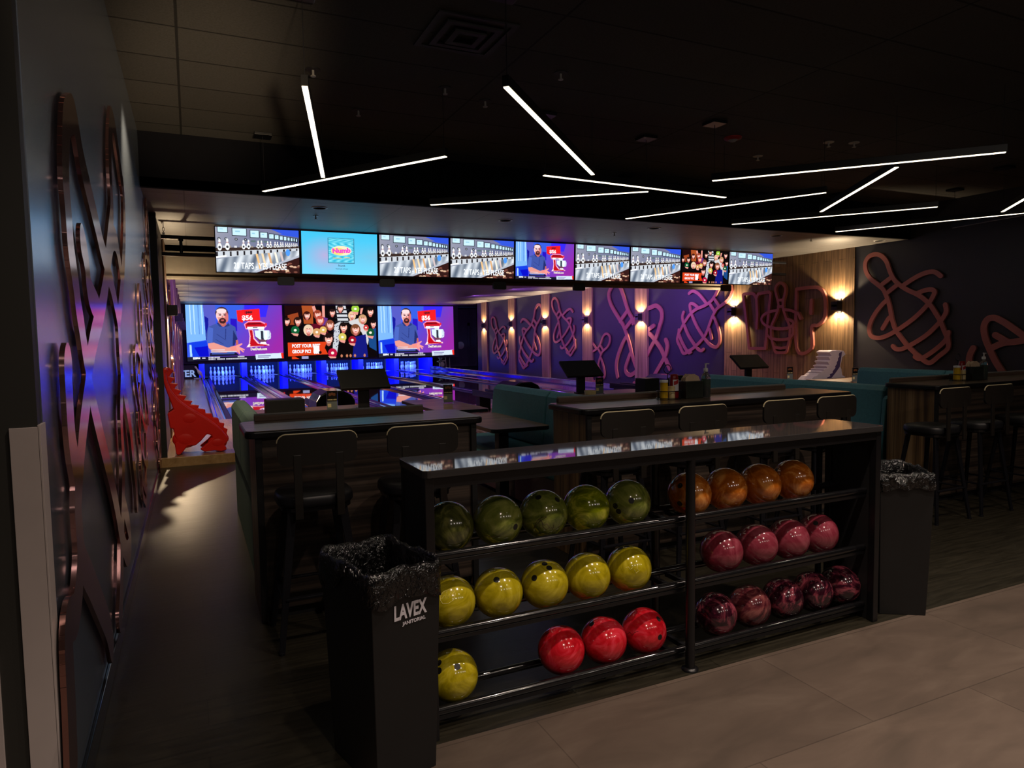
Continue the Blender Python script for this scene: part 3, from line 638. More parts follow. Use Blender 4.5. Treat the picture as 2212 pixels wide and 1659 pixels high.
def pic_deal():
    Z = lambda *P: [((x-125)/1465, (y-112)/858) for x, y in P]
    p = Pic((40, 60, 200)); p.grad(gx > -1, (52, 84, 226), (150, 40, 160), (gx-.3)*1.2+(gy-.3)*.55)
    p.poly(Z((125, 112), (380, 112), (410, 650), (125, 690)), (120, 176, 244))
    for x in (180, 235, 300, 350): p.poly(Z((x, 112), (x+16, 112), (x+20, 560), (x+8, 560)), (186, 222, 250) if x != 300 else (92, 140, 214))
    p.poly(Z((380, 112), (560, 112), (560, 420), (405, 520)), (84, 88, 190)); p.poly(Z((400, 280), (455, 320), (440, 640), (405, 650)), (20, 24, 150))
    p.poly(Z((560, 112), (1000, 112), (880, 400), (560, 300)), (54, 92, 220)); p.poly(Z((780, 320), (880, 330), (880, 520), (780, 520)), (40, 20, 190))
    p.poly(Z((1000, 112), (1380, 112), (1330, 300), (1000, 300)), (54, 40, 236)); p.poly(Z((140, 690), (420, 660), (440, 900), (190, 900)), (20, 60, 220)); p.poly(Z((230, 760), (430, 740), (440, 900), (300, 900)), (10, 14, 196))
    p.poly(Z((160, 720), (190, 720), (195, 900), (165, 900)), (170, 214, 250))
    p.poly(Z((460, 850), (850, 850), (900, 900), (450, 900)), (26, 24, 50))
    shirt = (62, 82, 160)
    p.poly(Z((560, 400), (620, 440), (700, 460), (760, 400), (852, 452), (880, 640), (860, 660), (830, 640), (825, 870), (480, 870), (520, 700), (418, 690), (415, 560), (446, 450)), shirt)
    p.poly(Z((820, 500), (880, 640), (860, 660), (830, 740), (800, 740)), (34, 44, 104)); p.poly(Z((446, 450), (520, 470), (500, 690), (418, 690)), (74, 100, 190))
    for a, b in (((560, 560), (700, 660)), ((540, 640), (660, 720)), ((700, 480), (690, 640))): p.poly(Z(a, (a[0]+14, a[1]), (b[0]+14, b[1]), b), (42, 56, 124))
    p.poly(Z((590, 340), (715, 340), (720, 430), (670, 450), (600, 410)), SKIN2)
    p.ell(.364, .15, .066, .115, (66, 46, 54)); p.ell(.364, .195, .060, .118, (240, 196, 196)); p.poly(Z((590, 300), (720, 300), (700, 380), (660, 410), (615, 380)), SKIN); p.ell(.41, .22, .02, .09, (206, 110, 110))
    p.ell(.360, .105, .050, .04, (246, 212, 214)); p.rect(.322, .155, .354, .163, (96, 60, 66)); p.rect(.376, .155, .41, .163, (96, 60, 66))
    p.ell(.345, .18, .014, .012, (80, 50, 60)); p.ell(.392, .18, .014, .012, (80, 50, 60)); p.ell(.37, .215, .01, .025, (206, 130, 120))
    p.ell(.368, .285, .036, .052, (60, 30, 34)); p.ell(.368, .275, .016, .016, (190, 90, 90)); p.rect(.34, .25, .397, .262, (60, 30, 34))
    p.poly(Z((570, 390), (600, 380), (660, 450), (620, 450)), (40, 56, 120)); p.poly(Z((750, 390), (770, 430), (690, 460), (690, 440)), (40, 56, 120))
    p.poly(Z((430, 700), (520, 690), (720, 770), (860, 760), (880, 800), (720, 840), (520, 810), (440, 770)), SKIN); p.poly(Z((440, 770), (520, 810), (720, 840), (700, 850), (500, 840)), SKIN2)
    p.poly(Z((850, 660), (885, 655), (890, 720), (850, 740)), SKIN2)
    p.poly(Z((760, 760), (860, 740), (900, 790), (870, 850), (780, 820)), (234, 140, 130)); p.poly(Z((850, 740), (945, 705), (950, 722), (900, 760), (985, 805), (975, 820), (940, 805), (972, 845), (955, 850), (905, 805), (910, 870), (890, 870), (860, 800)), (240, 152, 146))
    p.poly(Z((880, 196), (1234, 168), (1242, 352), (975, 362), (970, 390), (890, 362)), (232, 30, 34)); p.poly(Z((1000, 210), (1110, 206), (1110, 240), (1000, 248)), (196, 20, 30))
    p.poly(Z((985, 410), (1055, 362), (1245, 362), (1335, 400), (1338, 446), (1290, 490), (1010, 490)), (244, 150, 190)); p.poly(Z((1005, 410), (1060, 378), (1240, 378), (1305, 410), (1315, 445), (1285, 470), (1015, 470)), (196, 18, 34)); p.poly(Z((1040, 395), (1240, 390), (1270, 412), (1030, 420)), (120, 8, 22))
    p.rect(.62, .395, .80, .44, (240, 240, 244)); p.rect(.74, .44, .80, .475, (210, 214, 224)); p.rect(.68, .405, .73, .42, (90, 60, 70)); p.ell(.82, .355, .014, .025, (226, 40, 60))
    p.poly(Z((1050, 490), (1125, 500), (1140, 630), (1215, 715), (1365, 730), (1370, 750), (1010, 772), (1050, 720), (1065, 600)), (250, 190, 206)); p.poly(Z((1066, 500), (1112, 505), (1124, 640), (1190, 720), (1340, 738), (1340, 752), (1040, 758), (1070, 700), (1080, 600)), (188, 14, 30)); p.poly(Z((1020, 760), (1060, 715), (1075, 735), (1050, 765)), (255, 235, 240))
    p.poly(Z((1145, 510), (1372, 510), (1375, 600), (1320, 690), (1210, 690), (1155, 600)), (214, 232, 240)); p.poly(Z((1240, 520), (1280, 520), (1285, 690), (1245, 690)), (40, 44, 60)); p.poly(Z((1155, 600), (1210, 690), (1320, 690), (1340, 660), (1220, 650)), (110, 60, 80)); p.poly(Z((1300, 520), (1340, 520), (1340, 640), (1310, 670)), (244, 250, 252))
    p.poly(Z((1380, 510), (1400, 560), (1395, 640), (1350, 660), (1345, 640), (1375, 620), (1378, 560)), (206, 220, 232)); p.poly(Z((1235, 695), (1310, 690), (1330, 725), (1220, 725)), (236, 236, 240))
    p.rect(0, .925, 1, 1, (22, 20, 44)); p.rect(.0, .925, .06, 1, (34, 34, 50)); p.poly(((.695, .9), (.99, .885), (1, .98), (.7, .995)), (206, 222, 240)); p.poly(((.97, .89), (1, .885), (1, .985), (.98, .985)), (226, 40, 30)); p.rect(.72, .925, .86, .94, (110, 110, 160)); p.rect(.72, .955, .84, .968, (130, 120, 160))
    p.rect(.235, .8, .38, .815, (214, 214, 226)); p.rect(.235, .835, .5, .85, (214, 214, 226))
    R = random.Random(5)
    for a, b, y in ((.055, .125, .95), (.145, .175, .95), (.21, .32, .94), (.51, .58, .935), (.21, .275, .97), (.295, .375, .97), (.39, .6, .97)):
        for x in np.arange(a, b, .012): p.rect(x, y-.012, x+.008, y+.012, (220, 220, 232))
    return p.a
def pic_group():
    p = Pic((12, 7, 9)); R = random.Random(11)
    p.rect(.0, .0, .22, .2, (30, 10, 12)); p.poly(((.03, .18), (.14, .13), (.16, .36), (.04, .36)), (150, 64, 32)); p.poly(((.18, 0), (.3, 0), (.3, .34), (.2, .34)), (168, 78, 36))
    p.poly(((.55, 0), (.66, 0), (.69, .32), (.57, .32)), (204, 206, 212))
    for k in range(4): p.rect(.54, .06+.075*k, .7, .09+.075*k, (26, 26, 34))
    # arms raised
    for q in (((.29, .02), (.32, .0), (.36, .2), (.33, .26)), ((.40, .0), (.43, .0), (.43, .28), (.40, .28)), ((.72, .12), (.76, .12), (.73, .3), (.70, .3)), ((.44, .36), (.47, .3), (.42, .5), (.4, .48)), ((.83, .05), (.86, .04), (.84, .16), (.82, .16))): p.poly(q, SKIN)
    p.poly(((.69, .3), (.8, .24), (.93, .5), (.9, .76), (.83, .5), (.7, .34)), (206, 204, 206)); p.poly(((.53, .36), (.6, .3), (.58, .62), (.55, .9), (.5, .86)), (196, 200, 208))
    for i in range(40): x, y = .505+.09*R.random(), .36+.5*R.random(); p.ell(x, y, .006, .01, (30, 34, 60)) if abs(x-.55) < .035 else None
    p.poly(((.28, .34), (.42, .34), (.46, .52), (.28, .5)), (92, 12, 34)); p.poly(((.75, .6), (.88, .55), (.9, 1), (.72, 1)), (20, 24, 120)); p.poly(((.9, .5), (1, .42), (1, .88), (.92, .8)), (24, 70, 130)); p.poly(((.38, .2), (.46, .24), (.44, .36), (.40, .38)), (96, 50, 130))
    F = ((.02,.28,.032),(.135,.28,.036),(.235,.17,.034),(.35,.15,.036),(.375,.26,.036),(.245,.44,.042),(.51,.12,.032),(.6,.04,.032),(.48,.35,.04),(.63,.40,.042),(.46,.62,.048),(.765,.44,.045),(.73,.17,.034),(.85,.24,.038),(.94,.1,.038),(.97,.34,.034))
    hair = ((30,16,12),(40,20,16),(60,20,16),(150,60,40),(180,70,56),(226,200,170),(40,20,20),(60,50,46),(130,70,50),(28,16,16),(34,18,18),(120,70,44),(226,190,150),(196,150,110),(22,16,14),(24,14,12))
    for (x, y, r), h in zip(F, hair):
        p.ell(x, y+.02, r*1.25, r*2.5, h); p.ell(x, y+.26*r*6, r*.55, r*1.5, SKIN2)
        p.ell(x+.003, y+.01, r*.85, r*1.75, (240, 176, 160)); p.ell(x, y-r*.9, r*.85, r*.7, h)
        p.ell(x-r*.32, y-.005, r*.16, r*.18, (40, 20, 24)); p.ell(x+r*.38, y-.005, r*.16, r*.18, (40, 20, 24)); p.ell(x+.003, y+r*.95, r*.42, r*.3, (250, 240, 236)); p.ell(x+.003, y+r*1.25, r*.36, r*.14, (170, 40, 60))
    for x, y, r, c in ((.105,.46,.044,(16,90,50)),(.335,.5,.042,(206,150,96)),(.405,.46,.038,(214,176,96)),(.615,.6,.044,(206,190,90)),(.725,.66,.044,(150,16,40)),(.77,.06,.044,(150,196,60)),(.935,.52,.046,(20,80,44)),(.5,.9,.05,(180,20,60)),(.885,.42,.03,(196,60,60))):
        p.ell(x, y, r, r*1.78, c); p.ell(x, y, r*.35, r*.5, (244, 236, 220))
        p.poly(((x-r, y+r*1.2), (x+r*.8, y+r*1.5), (x+r*.5, y+r*2.6), (x-r*.4, y+r*2.2)), SKIN)
    p.poly(((.02, .69), (.44, .685), (.415, .80), (.45, .92), (.02, .945)), (214, 62, 24)); p.poly(((.06, .95), (.09, .95), (.14, 1), (.06, 1)), (214, 62, 24)); p.rect(.165, .95, .235, 1, (150, 150, 190))
    for x in (.305, .325, .345): p.ell(x, .80, .012, .05, (244, 240, 240)); p.ell(x, .86, .014, .05, (244, 240, 240))
    p.ell(.365, .885, .016, .028, (30, 10, 12))
    for x in (.6, .66, .7, .75, .86): p.ell(x, .96, .012, .03, (190, 120, 90))
    return p.a
def pic_song():
    p = Pic((90, 180, 226)); d = np.sqrt(((gx-.3)*1.5)**2+((gy-.55)*1.0)**2)
    p.grad(gx > -1, (64, 190, 232), (110, 206, 240), gy); t = np.clip(1-d/.5, 0, 1); p.a = p.a*(1-t[..., None]*.8)+np.array((196, 160, 204))*t[..., None]*.8
    t2 = np.clip((gx-.55)*2, 0, 1)*np.clip(1-abs(gy-.55)/.35, 0, 1); p.a = p.a*(1-t2[..., None]*.5)+np.array((150, 170, 200))*t2[..., None]*.5
    m = (gx > .345) & (gx < .68) & (gy > .14) & (gy < .72); w = .5+.5*np.sin(gx*60+5*np.sin(gy*30))*np.sin(gy*40)
    p.put((gx > .338) & (gx < .687) & (gy > .13) & (gy < .735), (60, 110, 140)); p.grad(m, (40, 170, 206), (140, 226, 240), w)
    p.ell(.515, .43, .135, .115, (240, 226, 190)); p.ell(.47, .445, .09, .085, (238, 214, 120)); p.rect(.4, .6, .52, .615, (226, 190, 90)); p.rect(.55, .585, .63, .60, (226, 190, 90))
    return p.a
def pic_mesh(a, name):
    global GW, GH
    a = lin(np.clip(a, 0, 255)).reshape(135, 2, 240, 2, 3).mean((1, 3)); GW, GH = 240, 135
    # a 1 x 1 sheet of cells in the xz plane, each cell one flat colour
    vs = [(i/GW-.5, 0, .5-j/GH) for j in range(GH+1) for i in range(GW+1)]
    fs = [(j*(GW+1)+i, (j+1)*(GW+1)+i, (j+1)*(GW+1)+i+1, j*(GW+1)+i+1) for j in range(GH) for i in range(GW)]
    me = bpy.data.meshes.new(name); me.from_pydata(vs, [], fs)
    ca = me.color_attributes.new('Col', 'FLOAT_COLOR', 'CORNER')
    c = np.ones((GH*GW, 4, 4), np.float32); c[:, :, :3] = a.reshape(-1, 1, 3)
    ca.data.foreach_set('color', c.ravel()); me.materials.append(MATS['picture_glow']); return me
PIC = {k: f() for k, f in (('taps', pic_taps), ('deal', pic_deal), ('group', pic_group), ('song', pic_song))}
PIC = {k: pic_mesh(a, 'picture') for k, a in PIC.items()}
def display(c, w, h, tilt, kind, label, group, bez=.012, thick=.05):
    t = thing('display_screen', c, label, 'screen', group); t.rotation_euler = (tilt, 0, 0)
    MB().box((-w/2, .002, -h/2), (w/2, thick, h/2)).build('housing', 'black_matte', t, .003, True)
    iw, ih = w-2*bez, h-2*bez
    o = bpy.data.objects.new('picture', PIC[kind]); C.objects.link(o); o.parent = t; o.location = (0, -.0005, 0); o.scale = (iw, 1, ih)
    def cap(s, u, v, size, mat, bold=.02, width=None, align='CENTER', skew=0):
        text('caption', s, size*ih, mat, t, frame_M(((u-.5)*iw, -.003, (.5-v)*ih), (1, 0, skew), (-skew, 0, 1)), bold, .0004, align, width*iw if width else None)
    if kind == 'taps': cap('28 TAPS - YES PLEASE', .52, .86, .20, 'caption_white', .022, .64)
    if kind == 'deal':
        cap('$56', .625, .235, .115, 'caption_white', .04, .115); cap('$449', .645, .135, .06, 'caption_dark', .02, .07); cap('DealDash.com', .735, .805, .066, 'caption_cream', .04, .175); cap('ESPN', .09, .95, .05, 'caption_white', .04, .07)
    if kind == 'group': cap('POST YOUR BEST', .215, .757, .085, 'caption_white', .04, .30); cap('GROUP PIC!', .165, .862, .085, 'caption_white', .04, .20)
    if kind == 'song': cap('Numb', .515, .43, .15, 'caption_pink', .05, .24, skew=.06); cap('Numb', .515, .79, .07, 'caption_dark', 0, .09); cap('Marshmello & Khalid', .515, .865, .036, 'caption_dark', 0, .16)
    return t
YD = 10.62
pl_, pr_ = at_y(461, 488.5, YD), at_y(1669.5, 546.8, YD); zt = (pl_.z+pr_.z)/2; zb = (at_y(466, 589, YD).z+at_y(1660, 616, YD).z)/2
zt = min(zt, ZLOW-.012); wd_ = (pr_.x-pl_.x)/9
kinds = ('taps', 'song', 'taps', 'taps', 'deal', 'taps', 'taps', 'group', 'taps')
dlab = ('overhead display with beer taps, at the end of the row by the hanging chain', 'overhead display with the turquoise song cover', 'overhead display with beer taps next to the song cover', 'overhead display with beer taps next to the man in the blue shirt, song side',
        'overhead display with a man in a blue shirt and a red mixer', 'overhead display with beer taps just past the man in the blue shirt', 'overhead display with beer taps just before the group photo', 'overhead display with a group photo and red banner', 'overhead display with beer taps at the end of the row by the wood boards')
for i, k in enumerate(kinds):
    display((pl_.x+wd_*(i+.5), YD, (zt+zb)/2), wd_-.012, zt-zb, math.radians(3), k, dlab[i], 'row of overhead displays')
# pipe frame that carries the overhead displays
fr = thing('display_truss', (5.6, YD+.2, 3.0), 'black pipe frame carrying the row of overhead displays', 'truss')
zp1, zp2 = at_y(400, 513.5, YD+.2).z, at_y(400, 550, YD+.2).z
for z in (zp1, zp2): MB().cyl((XLL+.02, YD+.2, z), (XR-.3, YD+.2, z), .028, 12).build('pipe', 'gunmetal', fr)
for k in range(10):
    x = .07+k*wd_*1.04 if k else at_y(391, 530, YD+.2).x
    MB().cyl((x, YD+.2, zp2), (x, YD+.2, zp1), .022, 10).lathe([(.032, -.02), (.032, .02)], 12, (x, YD+.2, zp1-.03)).build('upright', 'gunmetal', fr)
x = at_y(353, 500, YD+.2).x
mb = MB()
for k in range(3):
    z = zp1+.05+k*.055; a = [(x+(.012*math.cos(q) if k % 2 else 0), YD+.2+(0 if k % 2 else .012*math.cos(q)), z+.03*math.sin(q)) for q in np.linspace(0, 2*PI, 13)[:-1]]
    mb.tube(a, .004, 6, True)
mb.cyl((x, YD+.2, zp1+.17), (x, YD+.2, ZLOW), .008, 8).box((x-.015, YD+.185, zp1+.02), (x+.015, YD+.215, zp1+.06)).build('hanging_chain', 'chrome', fr)
for i, (px, py, lab) in enumerate(((618, 607, 'first'), (837, 611, 'second'), (1080, 617, 'third'), (1252, 620, 'fourth'), (1570, 622, 'fifth'))):
    q = at_y(px, py, YD+.08)
    t = tag(MB().prism(rounded(.24, .13, .03, 4), lambda p, q=q: (q.x+p[0], q.y, q.z+p[1]), lambda p, q=q: (q.x+p[0], q.y+.05, q.z+p[1])).build('speaker_box', 'black_metal', None, .004), 'rounded black box under the overhead displays, %s from the chain' % lab, 'speaker', 'black boxes under the displays')
# the big screens over the pins
YM = 30.6
for (a, b, k, lab) in (((398, 657, 783), (610, 659, 777), 'deal', 'big screen with a man in a blue shirt above the first two lanes'), ((612.7, 659, 777), (812, 660.5, 774), 'group', 'big screen with a group photo above the middle lanes'), ((814, 660.5, 774), (980, 661.5, 769), 'deal', 'big screen with a man in a blue shirt next to the far door')):
    p0, p1 = at_y(a[0], a[1], YM), at_y(b[0], b[1], YM); q0 = at_y(a[0], a[2], YM); q1 = at_y(b[0], b[2], YM)
    z1, z0 = min((p0.z+p1.z)/2, ZLANE-.03), (q0.z+q1.z)/2+.02
    display(((p0.x+p1.x)/2, YM, (z0+z1)/2), p1.x-p0.x-.03, z1-z0, 0, k, lab, 'big screens over the pins', .012, .12)
struct(MB().box((XLL-.1, YM+.14, .70), (11.5, YM+.24, ZLANE)), 'wall_masking', 'black_matte')

# ------------------------------------------------------------------ lanes, gutters, dividers, pins
LX = [1.19+1.66*i for i in range(6)]; LW = 1.066; Y0, Y1 = 14.15, 33.1
def lane_build():
    t = thing('bowling_lane', (LX[0], Y0, ZA), '', 'bowling lane', 'bowling lanes')
    MB().box((-LW/2, 0, -.1), (LW/2, 17.2, 0)).build('lane_surface', 'lane_wood', t, 0, True)
    MB().box((-LW/2, 17.2, -.1), (LW/2, Y1-Y0, .0005)).build('pin_deck', 'deck_board', t, 0, True)
    for s in (-1, 1):
        mb = MB(); n = 10; pr = [(LW/2+.005+.235*k/n, -.005-.075*math.sin(PI*k/n)) for k in range(n+1)]
        vs = [(s*x, y, z) for y in (0, 17.2) for x, z in pr]; mb.add(vs, [(k, k+1, n+2+k, n+1+k) for k in range(n)], True)
        mb.build('gutter', 'gutter_grey', t, 0, True)
    return t
lane = lane_build()
ln = ('first bowling lane, beside the red dinosaur', 'second bowling lane from the red dinosaur, under the first big screen', 'third bowling lane from the red dinosaur, under the group photo', 'fourth bowling lane from the red dinosaur, under the group photo', 'fifth bowling lane from the red dinosaur, under the screen by the far door', 'sixth bowling lane, along the wall with timber columns')
lane['label'] = ln[0]
for i in range(1, 6): dup(lane, (LX[i], Y0, ZA), ln[i])
gap = 1.66-LW-.48
divs = []
for i in range(7):
    x = LX[0]-.83+1.66*i; w = gap-.006 if 0 < i < 6 else .108; h = .05 if i < 6 else .17
    mb = MB(); pr = [(-w/2, -.1), (-w/2, h-.02), (-w/4, h), (w/4, h), (w/2, h-.02), (w/2, -.1)]
    o = mb.prism(pr, lambda p, x=x: (x+p[0], Y0-.02, ZA+p[1]), lambda p, x=x: (x+p[0], 31.4, ZA+p[1])).build('lane_divider', 'divider_cap', None, .012)
    tag(o, ('glossy gutter cap between the dinosaur side wall strip and the first lane', 'glossy gutter cap between the first and second lanes', 'glossy gutter cap between the second and third lanes', 'glossy gutter cap between the third and fourth lanes', 'glossy gutter cap between the fourth and fifth lanes', 'glossy gutter cap between the fifth and sixth lanes', 'tall blue-shining rail along the sixth lane and the timber columns')[i], 'lane divider', 'gutter caps')
PP = [(.0255, 0), (.0295, .012), (.040, .05), (.054, .09), (.0605, .115), (.057, .15), (.044, .19), (.030, .225), (.0235, .255), (.0245, .28), (.030, .315), (.0323, .34), (.028, .362), (.016, .377), (.0001, .381)]
pin = thing('bowling_pin', (0, 0, 0), 'white bowling pin', 'bowling pin', 'pins')
MB().lathe(PP, 16).build('body', 'pin_white', pin, 0, True)
MB().lathe([(.0288, .232), (.0262, .243)], 16).lathe([(.0249, .252), (.0249, .262)], 16).build('neck_stripes', 'pin_stripe', pin, 0, True)
first = True
for i in range(6):
    lab = 'white bowling pin in the ten standing at the end of the %s lane' % ('dinosaur side', 'second', 'third', 'fourth', 'fifth', 'timber column side')[i]
    for r in range(4):
        for k in range(r+1):
            loc = (LX[i]+(k-r/2)*.3048, 31.95+r*.264, ZA+.0006)
            if first: pin.location = loc; pin['label'] = lab; pin['group'] = 'pins of the %s lane' % nth[0]; first = False
            else: dup(pin, loc, lab, 'pins of the %s lane' % (nth+('sixth',))[i])
# partitions between the pin decks, curtains behind, tubes above the pins
for i in range(7):
    x = LX[0]-.83+1.66*i
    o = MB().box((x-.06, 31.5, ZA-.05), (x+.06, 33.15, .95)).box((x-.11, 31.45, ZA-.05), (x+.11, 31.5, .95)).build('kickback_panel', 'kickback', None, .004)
    tag(o, 'blue-lit partition %s' % ('beside the leaning pin and the first lane', 'between the first and second sets of pins', 'between the second and third sets of pins', 'between the third and fourth sets of pins', 'between the fourth and fifth sets of pins', 'between the fifth and sixth sets of pins', 'past the sixth set of pins')[i], 'partition', 'blue-lit pin deck partitions')
for i in range(6):
    o = MB().box((LX[i]-.70, 33.12, ZA), (LX[i]+.70, 33.16, .95)).build('pit_curtain', 'curtain_dark', None)
    tag(o, 'dark blue pit curtain behind the pins of the %s lane' % (nth+('sixth',))[i], 'curtain', 'pit curtains')
    lamp('pin_deck_tube', 'AREA', (LX[i], 31.0, .86), 62, (.09, .25, 1), (LX[i], 32.6, .25), shape='RECTANGLE', size=1.4, size_y=.06)
    lamp('pin_deck_tube', 'AREA', (LX[i], 32.4, 1.02), 36, (.01, .02, 1), (LX[i], 32.3, 0), shape='RECTANGLE', size=1.4, size_y=.3)
struct(MB().box((LX[0]-.9, 31.2, 1.05), (LX[5]+1.0, 33.2, 1.1)), 'ceiling', 'black_matte')
# the leaning white pin and its bracket at the first gutter, the lit letters, the mechanism by the far door
q = at_y(427, 803, 30.2)
t = thing('leaning_pin', (q.x, 30.2, ZA), 'white bowling pin leaning on a small stand by the lit letters', 'bowling pin')
ML_ = Matrix.Translation((q.x+.16, 30.2, q.z-.18)) @ Matrix.Rotation(math.radians(-32), 4, 'Y')
MB().lathe([(r*1.25, z*1.25) for r, z in PP], 18, M=ML_).build('body', 'pin_white', t)
MB().box((q.x-.15, 30.1, ZA), (q.x+.24, 30.28, ZA+.03)).bar((q.x+.16, 30.25, ZA+.02), (q.x+.16, 30.25, q.z-.14), .06).build('stand', 'pale_stand', t, .004)
q = at_y(404, 808, 30.3); q0 = at_y(395, 812, 30.3)
t = thing('letter_sign', (q.x, 30.34, ZA), 'low blue-white letters TER on the floor by the leaning pin', 'sign')
MB().box((q0.x-.1, 30.36, ZA), (q.x+.30, 30.40, q.z+.35)).build('backing', 'black_matte', t)
text('letters', 'TER', .36, 'sign_glow', t, frame_M((q.x-t.location.x, 0, q.z-ZA), (1, 0, 0), (0, 0, 1)), .03, .01)
t = thing('pin_machine', (at_y(953, 790, 31.3).x, 31.3, ZA), 'exposed yellowish pin machine linkage beside the sixth pin deck', 'machine')
def mbar(a, b, w, nm):
    A, B = at_y(*a, 31.3), at_y(*b, 31.3); MB().bar(A, B, w).build(nm, 'mechanism', t)
for a, b, w, nm in (((947, 772), (955, 782), .05, 'link_arm'), ((955, 773), (947, 783), .05, 'link_arm'), ((944, 781), (962, 779), .05, 'link_arm'), ((949, 800), (950, 772), .04, 'upright'), ((964, 800), (962, 772), .04, 'upright'), ((972, 800), (971, 770), .03, 'upright')): mbar(a, b, w, nm)
q = at_y(955, 787, 31.3); MB().cyl((q.x, 31.25, q.z), (q.x, 31.35, q.z), .11, 18).build('wheel', 'mechanism', t)

# ------------------------------------------------------------------ ball returns
def ball_return():
    t = thing('ball_return', (0, 0, ZA), '', 'ball return', 'ball returns')
    hood = [(-.30, .30), (-.30, .52), (-.24, .62), (-.12, .68), (.12, .68), (.24, .62), (.30, .52), (.30, .30)]
    MB().prism(hood, lambda p: (p[0], .0, p[1]), lambda p: (p[0], .75, p[1])).build('hood', 'black_gloss', t, .02, True)
    MB().box((-.22, .05, 0), (.22, .7, .31)).build('pedestal', 'black_matte', t, .01, True)
    MB().box((-.16, .75, .30), (.16, 2.2, .36)).box((-.16, .75, .36), (-.12, 2.2, .42)).box((.12, .75, .36), (.16, 2.2, .42)).build('track', 'black_metal', t, .006, True)
    MB().box((-.12, 1.9, 0), (.12, 2.1, .3)).build('foot_post', 'black_matte', t, .005, True)
    return t
br = ball_return(); br.location = (2.02, 10.9, ZA); br['label'] = 'rounded black ball return between the first two lanes, beside the small menu sign'
dup(br, (5.34, 10.9, ZA), 'rounded black ball return peeking over the middle teal bench')
dup(br, (8.66, 10.9, ZA), 'rounded black ball return between the fifth and sixth lanes, hidden behind tables')
# ------------------------------------------------------------------ ball rack and its balls
YR0, YR1, ZR, X0, X1 = 2.515, 2.87, 1.09, .785, 3.40
rack = thing('ball_rack', ((X0+X1)/2, 2.7, 0), 'long black bowling ball rack with a glossy top, three tiers of coloured balls', 'ball rack')
top = rounded(X1-X0, YR1-YR0, .03, 4, (X0+X1)/2, (YR0+YR1)/2)
MB().prism(top, lambda p: (p[0], p[1], ZR-.03), lambda p: (p[0], p[1], ZR)).build('top', 'rack_top', rack, .002)
MB().box((X0+.03, YR0+.012, ZR-.075), (X1-.03, YR0+.04, ZR-.03)).box((X0+.03, YR1-.04, ZR-.075), (X1-.03, YR1-.012, ZR-.03)).build('apron', 'black_metal', rack, .002)
MB().box((X0+.012, YR0+.03, 0), (X0+.032, YR1-.02, ZR-.03)).build('end_panel', 'black_matte', rack, .002)
MB().box((X1-.045, YR0+.03, 0), (X1-.025, YR1-.02, ZR-.03)).build('end_panel', 'black_matte', rack, .002)
XM = at_y(1482, 1200, 2.58).x
for x in (X0+.025, X1-.04):
    MB().box((x-.016, YR0+.01, 0), (x+.022, YR0+.048, ZR-.03)).build('post', 'black_metal', rack, .003)
    MB().box((x-.016, YR1-.048, 0), (x+.022, YR1-.01, ZR-.03)).build('post', 'black_metal', rack, .003)
for y in (YR0+.034, YR1-.05):
    MB().cyl((XM, y, .0), (XM, y, ZR-.03), .0225, 18).lathe([(.04, 0), (.04, .008), (.025, .014)], 20, (XM, y, 0)).build('post', 'black_metal', rack)
xb = at_y(1766, 1010, YR1-.02).x
MB().box((xb-.012, YR1-.045, 0), (xb+.012, YR1-.02, ZR-.03)).build('back_post', 'gunmetal', rack, .002)
TIER = (.722, .402, .078)
YB0, YB1 = 2.604, 2.796
for z in TIER:
    for y in (YB0, YB1):
        MB().cyl((X0+.03, y, z), (X1-.04, y, z), .0185, 16).build('rail', 'black_gloss', rack)
    MB().box((X0+.03, YB0-.012, z-.035), (X1-.04, YB0+.006, z-.016)).build('rail_brace', 'black_metal', rack, .002)
    for x in (XM-.05, XM+.05): MB().box((x-.012, YB0, z-.03), (x+.012, YB1, z-.006)).build('cross_bar', 'gunmetal', rack, .002)
RB = .1085
ball_me = {}
def hole_dir(c, px):
    d = Vector(ray(*px)).normalized(); o = Vector(CAM)-c; b = o.dot(d); q = b*b-(o.dot(o)-RB*RB)
    if q < 0: return (o-d*b).normalized()
    return (o+d*(-b-math.sqrt(q))).normalized()
def cap_patch(mb, n, ang, r=RB*1.0015, k=16):
    u = n.orthogonal().normalized(); w = n.cross(u)
    vs = [n*r]+[(n*math.cos(ang)+(u*math.cos(2*PI*i/k)+w*math.sin(2*PI*i/k))*math.sin(ang))*r for i in range(k)]
    return mb.add(vs, [(0, 1+i, 1+(i+1) % k) for i in range(k)], True)
def make_ball(px, z, mat, label, group, holes=(), marks=(), mark_mat='engrave_dark'):
    p = at_y(px, 1000, 2.70); zc = z+.0857
    for _ in range(4):
        pr_ = RC @ np.array([p.x, 2.70, zc-CAM_H]); p = at_y(px, pr_[1]/pr_[2]*F_PX+H_PX/2, 2.70)
    c = Vector((p.x, 2.70, zc))
    t = thing('bowling_ball', (c.x, c.y, c.z-RB), label, 'bowling ball', group)
    if mat not in ball_me:
        o = MB().ball((0, 0, 0), RB, 40, 24).build('shell', mat, t, 0, True); ball_me[mat] = o.data
    else:
        o = bpy.data.objects.new('shell', ball_me[mat]); C.objects.link(o); o.parent = t
    o.location = (0, 0, RB); o.rotation_euler = (random.random()*6, random.random()*6, random.random()*6)
    for h in holes:
        mb = MB(); cap_patch(mb, hole_dir(c, h), .125); o = mb.build('finger_hole', 'hole_dark', t, 0, True); o.location = (0, 0, RB)
    if marks:
        mb = MB()
        for st in marks:
            if not isinstance(st[0], tuple): continue
            mb.tube([hole_dir(c, q)*RB*1.001 for q in st], .0009, 5)
        o = mb.build('engraving', mark_mat, t, 0, True); o.location = (0, 0, RB)
    return t
G = lambda x: '%s bowling balls' % x
